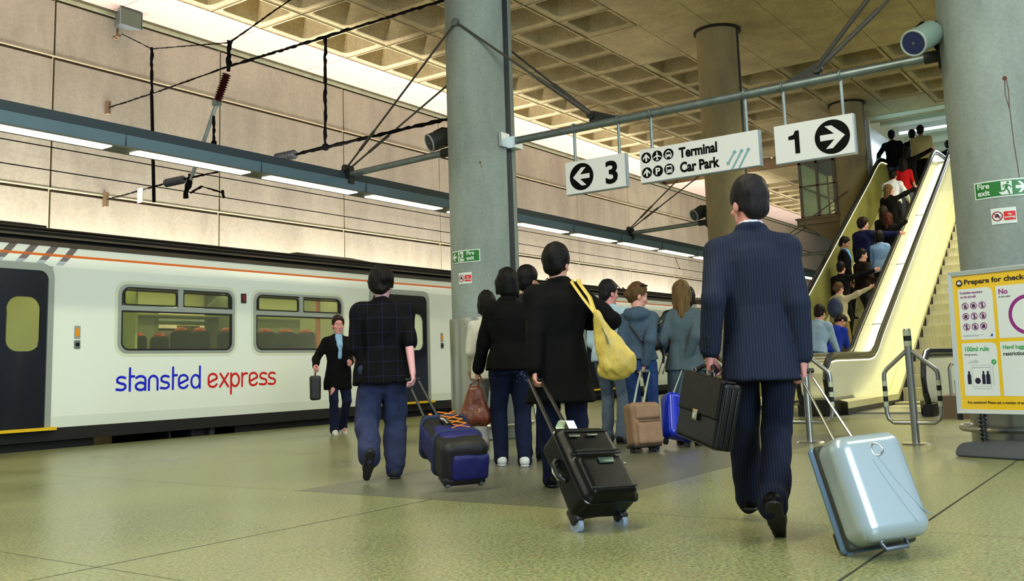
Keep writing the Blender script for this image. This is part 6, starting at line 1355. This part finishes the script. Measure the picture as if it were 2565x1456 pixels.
# blue duffel on wheels
t = thing('duffel_bag', 'blue and black wheeled duffel bag with orange cords', 'bag', group='wheeled luggage'); frame(t, (5.403, 4.217, .195, -.644, -1.302 + .0, -.029))
m_db = mat('duffel_blue', (.05, .07, .38), .6, noise=.25, nscale=12, bump=.15, bscale=120); m_dk = mat('duffel_black', (.035, .038, .06), .6, noise=.2, nscale=15, bump=.15, bscale=120)
w_, d_, l_ = .335, .30, .74
G = Field(.011); rb(G, (0, 0, l_ / 2), (w_ / 2, d_ / 2, l_ / 2), .06); du = G.build('body', m_dk, t, .008, 14, 2)
G = Field(.010); rb(G, (.035, .03, .055), (w_ / 2 - .03, d_ / 2 - .055, .075), .03); G.build('end_pocket', m_db, t, .004, 20, 3)
G = Field(.010); rb(G, (0, -d_ / 2 + .05, l_ * .36), (w_ / 2 - .02, .062, .14), .04); G.build('top_panel', m_db, t, .005, 18, 5)
G = Field(.010); rb(G, (-w_ / 2 + .035, 0, l_ * .62), (.045, d_ / 2 - .05, .19), .03); G.build('side_panel', m_db, t, .005, 18, 7)
m_dgr = mat('duffel_grey_strap', (.17, .21, .34), .7)
for z in (.24, .60): L(MB().tube([(x, y, z) for x, y in rrect(-w_ / 2 - .006, w_ / 2 + .006, -d_ / 2 - .006, d_ / 2 + .006, .06, 5)],   .018, 6, closed=True, flat=.25, up=(0, 0, 1)), 'strap', m_dgr, t)
m_or = mat('cord_orange', (.90, .50, .10), .6)
zz = [l_ * .40 + .10 * k for k in range(5)]
L(MB().tube([(.07 * (1 if k % 2 else -1) + .04, -d_ / 2 - .014, z) for k, z in enumerate(zz)], .0055, 6), 'bungee_cord', m_or, t)
L(MB().tube([(.07 * (-1 if k % 2 else 1) + .04, -d_ / 2 - .014, z) for k, z in enumerate(zz)], .0055, 6), 'bungee_cord', m_or, t)
for p in ((-.10, -d_ / 2 - .012, l_ * .86), (.13, -d_ / 2 + .02, l_ * .30), (.155, -d_ / 2 + .06, l_ * .14), (-.10, -d_ / 2 + .03, .20)): L(MB().rbox(p, (.025, .012, .055), .004, 2), 'zip_tab', m_or, t)
L(MB().rbox((-.03, -d_ / 2 - .012, l_ * .60), (.06, .02, .20), .01, 2), 'grab_handle', m_blackgloss, t)
mb = MB(); put_text(mb, 'atlantis', lambda u, v, q: (-.018 - v, -d_ / 2 - .024, l_ * .52 + u), 0, 0, .04, 0, .0004, width=.12) if False else stroke(mb, [(-.012 + .012 * (k % 2), l_ * .53 + .012 * k) for k in range(10)], .006, lambda u, v, q: (-.03 + u, -d_ / 2 - .0235, v), 0); L(mb, 'maker_script', m_pw, t, 0)
for sx in (-1, 1):
    L(MB().cyl((sx * .125 - .013, d_ / 2 - .005, .045), (sx * .125 + .013, d_ / 2 - .005, .045), .040, n=20), 'wheel', mat('wheel_grey', (.45, .47, .48), .4), t)
L(MB().rbox((0, d_ / 2 - .02, .09), (w_ - .02, .07, .17), .02, 2), 'wheel_tray', m_black, t)
h = inv(t, wpt(plaid, plaid['wr'][-1] + np.array([.0, .0, -.075])))
for sx in (-.06, .06): L(MB().tube([(sx, .02, l_ - .02), (h.x + sx * .7, h.y, h.z)], .011, 6, flat=.4), 'pull_strap', m_black, t)
L(MB().tube([(h.x - .06, h.y, h.z), (h.x + .06, h.y, h.z)], .014, 10), 'pull_handle', m_black, t)
# briefcase
t = thing('briefcase', 'black leather briefcase in the suited man\'s left hand', 'briefcase'); frame(t, (4.437, 1.988, .45, -2.178, -.173, .154))
m_lea = mat('leather_black', (.03, .028, .03), .32, spec=.35, noise=.2, nscale=14, bump=.12, bscale=150); w_, d_, l_ = .38, .11, .325
G = Field(.007); rb(G, (0, 0, l_ / 2), (w_ / 2, d_ / 2, l_ / 2), .02); bc = G.build('body', m_lea, t)
G = Field(.006); rb(G, (0, -d_ / 2 - .002, l_ * .72), (w_ / 2 - .004, .008, l_ * .29), .007, .004); rb(G, (0, -.02, l_ + .002), (w_ / 2 - .004, d_ * .36, .007), .006, .01); fl = G.build('flap', mat('leather_flap', (.035, .032, .03), .38, spec=.25, noise=.2, nscale=14, bump=.12, bscale=150), t)
L(MB().rbox((.0, -d_ / 2 - .014, l_ * .42), (.040, .012, .055), .004, 2), 'lock', mat('brass', (.62, .60, .48), .25, .9), fl)
L(MB().rbox((.0, -d_ / 2 - .018, l_ * .40), (.018, .012, .03), .003, 2), 'lock_tongue', m_steel, fl)
for k, y in enumerate((-.03, 0, .03)): L(MB().rbox((w_ / 2 + .001, y, l_ * .48), (.010, .012, l_ * .88), .004, 2), 'gusset_fold', m_lea, t)
h = inv(t, wpt(suit, suit['wr'][1] + np.array([.0, .0, -.080])))
hz_ = max(h.z, l_ + .03)
L(MB().tube([(h.x - .09, 0, l_ + .005), (h.x - .07, h.y * .8, hz_ - .012), (h.x - .03, h.y, hz_), (h.x + .03, h.y, hz_), (h.x + .07, h.y * .8, hz_ - .012), (h.x + .09, 0, l_ + .005)], .012, 10), 'handle', m_lea, t)
for sx in (-.09, .09): L(MB().tube([(h.x + sx + .016 * math.cos(a), 0, l_ + .014 + .016 * math.sin(a)) for a in [2 * PI * i / 12 for i in range(12)]], .004, 6, closed=True), 'handle_ring', m_steel, t)
# beige cabin case
t = thing('suitcase', 'beige fabric wheeled cabin suitcase standing by the woman in the hooded top', 'suitcase', group='wheeled luggage'); frame(t, (8.45, 4.38, .063, -.777 + .25, -.131, 0))
m_be = mat('case_beige', (.56, .44, .34), .75, noise=.2, nscale=14, bump=.1, bscale=150); w_, d_, l_ = .335, .20, .42
G = Field(.010); rb(G, (0, 0, l_ / 2), (w_ / 2, d_ / 2, l_ / 2), .05); rb(G, (0, -d_ / 2, l_ * .30), (w_ / 2 - .03, .035, l_ * .26), .025, .015); rb(G, (0, -d_ / 2, l_ * .78), (w_ / 2 - .03, .028, l_ * .17), .022, .015); be = G.build('body', m_be, t, .004, 22, 6)
for z in (l_ * .60, l_ * .545): L(MB().tube([(-w_ / 2 + .04, -d_ / 2 - .036, z), (w_ / 2 - .04, -d_ / 2 - .036, z)], .004, 6), 'zip', mat('zip_brown', (.32, .25, .19), .6), be)
L(MB().rbox((0, .02, .005), (w_ - .02, d_ - .04, .035), .01, 2), 'base_tray', mat('tray_brown', (.10, .08, .07), .5), t)
for sx in (-1, 1): L(MB().cyl((sx * .12 - .012, .05, -.035), (sx * .12 + .012, .05, -.035), .032, n=18), 'wheel', m_black, t)
h = inv(t, wpt(hood, hood['wr'][-1] + np.array([.0, .0, -.075])))
for sx in (-.055, .055): L(MB().tube([(sx, .04, l_ - .02), (h.x * .5 + sx, (.04 + h.y) / 2, (l_ + h.z) / 2), (h.x + sx, h.y, h.z)], [.012, .011, .009], 8), 'pull_rod', mat('rod_grey', (.55, .60, .55), .4, .5), t)
L(MB().tube([(h.x - .065, h.y, h.z), (h.x + .065, h.y, h.z)], .014, 10), 'pull_handle', mat('rod_handle', (.40, .42, .38), .5), t)
# bright blue case of the blonde woman
t = thing('suitcase', 'bright blue hard suitcase tilted beside the blonde woman', 'suitcase', group='wheeled luggage'); frame(t, (8.98, 4.25, .09, -.777 + .3, -.30, .22))
m_bl = mat('case_blue', (.08, .17, .72), .3, coat=.4); w_, d_, l_ = .36, .20, .46
G = Field(.010); rb(G, (0, 0, l_ / 2), (w_ / 2, d_ / 2, l_ / 2), .05); bb = G.build('shell', m_bl, t)
for sx in (-.08, .0, .08): L(MB().tube([(sx, -d_ / 2 - .002, .06), (sx * 1.2, -d_ / 2 - .003, l_ - .06)], .005, 6), 'rib', mat('case_blue_dark', (.06, .12, .55), .3), bb)
for sx in (-1, 1): L(MB().cyl((sx * .13 - .012, .08, -.02), (sx * .13 + .012, .08, -.02), .035, n=18), 'wheel', m_black, t)
h = inv(t, wpt(blonde, blonde['wr'][-1] + np.array([.0, .0, -.075])))
for sx in (-.055, .055): L(MB().tube([(sx, .05, l_ - .02), (h.x + sx * .7, h.y, h.z)], .010, 8), 'pull_rod', mat('rod_grey', (.55, .60, .55), .4, .5), t)
L(MB().tube([(h.x - .06, h.y, h.z), (h.x + .06, h.y, h.z)], .013, 10), 'pull_handle', m_black, t)
# yellow shoulder bag
t = thing('shoulder_bag', 'soft yellow leather bag on the shoulder of the woman in the black coat', 'bag', (5.66, 3.12, .9))
m_yb = mat('bag_yellow', (.80, .70, .33), .42, noise=.22, nscale=9, bump=.25, bscale=26)
R = rotz(math.radians(35)); Wp = lambda a, b, c_: np.array((5.66, 3.135, 0)) + R @ np.array((a, b, 0)) + np.array((0, 0, c_))
G = Field(.009)
for (b1, z1, r1), (b2, z2, r2) in (((.112, 1.20, .022), (.050, .83, .058)), ((.100, 1.16, .028), (-.055, .885, .075)), ((.03, 1.0, .05), (-.005, .84, .078)), ((.05, .83, .055), (-.05, .86, .07))): G.cone(Wp(-.03, b1, z1), Wp(-.03, b2, z2), r1, r2, .06)
fdir = R @ np.array((1, 0, 0)); v_, q_ = G.mesh(.016, 34, 8, (1.2, 1.2, .4)); o_ = Wp(-.03, 0, 0); dd = (v_ - o_) @ fdir; v_ = v_ - np.outer(dd * .30, fdir); yb = from_vf('body', [(v_, q_)], m_yb, t, True)
sh_ = wpt(coat, coat['sh'][-1]); sx_ = np.array(sh_) + np.array([0, 0, .085])
L2 = lambda mb, nm, m, p: mb.build(nm, m, p, 40)
f_ = R @ np.array((1, 0, 0)); bk = Wp(-.03, .115, 1.19)
top_ = sx_ + R @ np.array((0, .02, .01))
for o in (-.02, .03): L2(MB().tube([Vector(bk + f_ * 0), Vector((bk + top_) / 2 - f_ * .105 + R @ np.array((0, o, 0))), Vector(top_ - f_ * .075 + R @ np.array((0, o, -.01))), Vector(top_ + R @ np.array((0, o, .022))), Vector(top_ + f_ * .09 + R @ np.array((0, o, -.05)))], .017, 8, flat=.45), 'strap', m_yb, t)
L2(MB().tube([Wp(-.062, .075, 1.10), Wp(-.080, .055, 1.04), Wp(-.088, .045, .99)], .006, 6), 'buckle', mat('brass', (.62, .60, .48), .25, .9), t)
# brown handbag of the woman in studded jeans
w0 = wpt(jeans, jeans['wr'][1]); c0 = Vector((w0.x - .02, w0.y + .03, 0))
t = thing('handbag', 'tan brown leather handbag hanging beside the studded jeans', 'bag', (c0.x, c0.y, .36))
m_br = mat('bag_tan', (.42, .20, .10), .4, noise=.35, nscale=10, bump=.25, bscale=30)
G = Field(.009); R = rotz(math.radians(40)); Q = lambda a, b, z: np.array((c0.x, c0.y, 0)) + R @ np.array((a, b, 0)) + np.array((0, 0, z))

for sg in (-1, 1): G.cone(Q(0, sg * .075, .43), Q(0, sg * .03, .665), .068, .036, .05)
G.cone(Q(0, -.07, .43), Q(0, .07, .43), .07, .07, .05); v_, q_ = G.mesh(.010, 30, 4); fdir = R @ np.array((1, 0, 0)); dd = (v_ - Q(0, 0, 0)) @ fdir; v_ = v_ - np.outer(dd * .2, fdir); from_vf('body', [(v_, q_)], m_br, t, True)
L2(MB().tube([Vector(Q(0, -.05, .64)), Vector(Q(0, -.03, .72)), Vector((w0.x, w0.y, w0.z - .085)), Vector(Q(0, .04, .72)), Vector(Q(0, .05, .64))], .009, 8), 'handle', m_br, t)
for b_ in (-.03, .03): MB().sphere(Q(-.08, b_, .50), .008, 8).build('stud', m_steel, t)
# black shoulder bag of the blonde woman
t = thing('shoulder_bag', 'black shoulder bag hanging at the blonde woman\'s left side', 'bag', (9.13, 4.53, 1.1))
G = Field(.010); R = rotz(math.radians(22)); Q = lambda a, b, z: np.array((9.14, 4.54, 0)) + R @ np.array((a, b, 0)) + np.array((0, 0, z))
G.cone(Q(-.10, .02, 1.06), Q(.12, .02, 1.06), .07, .07, .04); G.cone(Q(-.10, .01, 1.22), Q(.10, .01, 1.22), .05, .05, .05); G.build('body', mat('bag_black', (.04, .04, .045), .5, noise=.2, nscale=12), t, .008, 20, 4, world=True)
s0 = wpt(blonde, blonde['sh'][1]); 
L2(MB().tube([Vector(Q(-.09, -.01, 1.25)), Vector((s0.x - .09, s0.y - .0, 1.40)), Vector((s0.x - .0, s0.y - .02, s0.z + .075)), Vector((s0.x + .09, s0.y + .02, 1.38)), Vector(Q(.09, -.01, 1.25))], .014, 8, flat=.5), 'strap', m_black, t)
L2(MB().tube([Vector(Q(.02, -.05, 1.02)), Vector(Q(.03, -.06, .93)), Vector(Q(.0, -.05, .86))], .018, 8, flat=.4), 'tassel', m_black, t)
# black bag of the person by the train
w0 = wpt(tman, tman['wr'][-1]); t = thing('travel_bag', 'black bag carried by the person at the train doors', 'bag', (w0.x, w0.y, .6))
G = Field(.011); R = rotz(math.radians(238 - 10)); Q = lambda a, b, z: np.array((w0.x, w0.y, 0)) + R @ np.array((a, b, 0)) + np.array((0, 0, z)); zz = w0.z - .13
G2 = Field(.011); rb(G2, (0, 0, 0), (.21, .075, .17), .03); v_, f_2 = G2.mesh(.003, 18, 2); v_ = v_ @ R.T + np.array((w0.x, w0.y, zz - .17)); from_vf('body', [(v_, f_2)], mat('bag_black', (.04, .04, .045), .5, noise=.2, nscale=12), t, True)
L2(MB().tube([Vector(Q(-.08, 0, zz - .01)), Vector(Q(-.05, 0, zz + .045)), Vector(Q(.05, 0, zz + .045)), Vector(Q(.08, 0, zz - .01))], .010, 8), 'handle', m_black, t)
# rucksack of the girl on the escalator, orange bag of the auburn-haired woman
f = ruck; t = thing('rucksack', 'dark blue rucksack on the back of the fair girl on the escalator', 'bag', wpt(f, f['T']((-.18, 0, .2))))
m_ru = mat('rucksack_blue', (.09, .15, .30), .7, noise=.25, nscale=12); cc = wpt(f, f['T']((-.20, 0, .28))); G = Field(.014); G.ell(tuple(cc), (.10, .15, .20), None, .02); G.ell((cc.x - .06, cc.y, cc.z - .06), (.06, .10, .10), None, .03); G.build('body', m_ru, t, .006, 18, 3, world=True)
for sd in (1, -1): L2(MB().tube([wpt(f, f['T']((-.12, sd * .09, .46))), wpt(f, f['T']((-.02, sd * .10, .555))), wpt(f, f['T']((.13, sd * .10, .42))), wpt(f, f['T']((.12, sd * .12, .22)))], .018, 6, flat=.4), 'strap', m_ru, t)
t = thing('orange_bag', 'bright orange bag against the handrail on the escalator', 'bag', (21.65, 4.92, 2.9)); G = Field(.014); rb(G, (21.62, 4.97, 2.98), (.17, .05, .19), .03); G.build('body', mat('bag_orange', (.86, .42, .12), .5), t, .005, 18, 3, world=True)
L2(MB().tube([(21.54, 4.97, 3.15), (21.58, 4.97, 3.30), (21.68, 4.97, 3.30), (21.70, 4.97, 3.15)], .008, 6), 'handle', m_black, t)
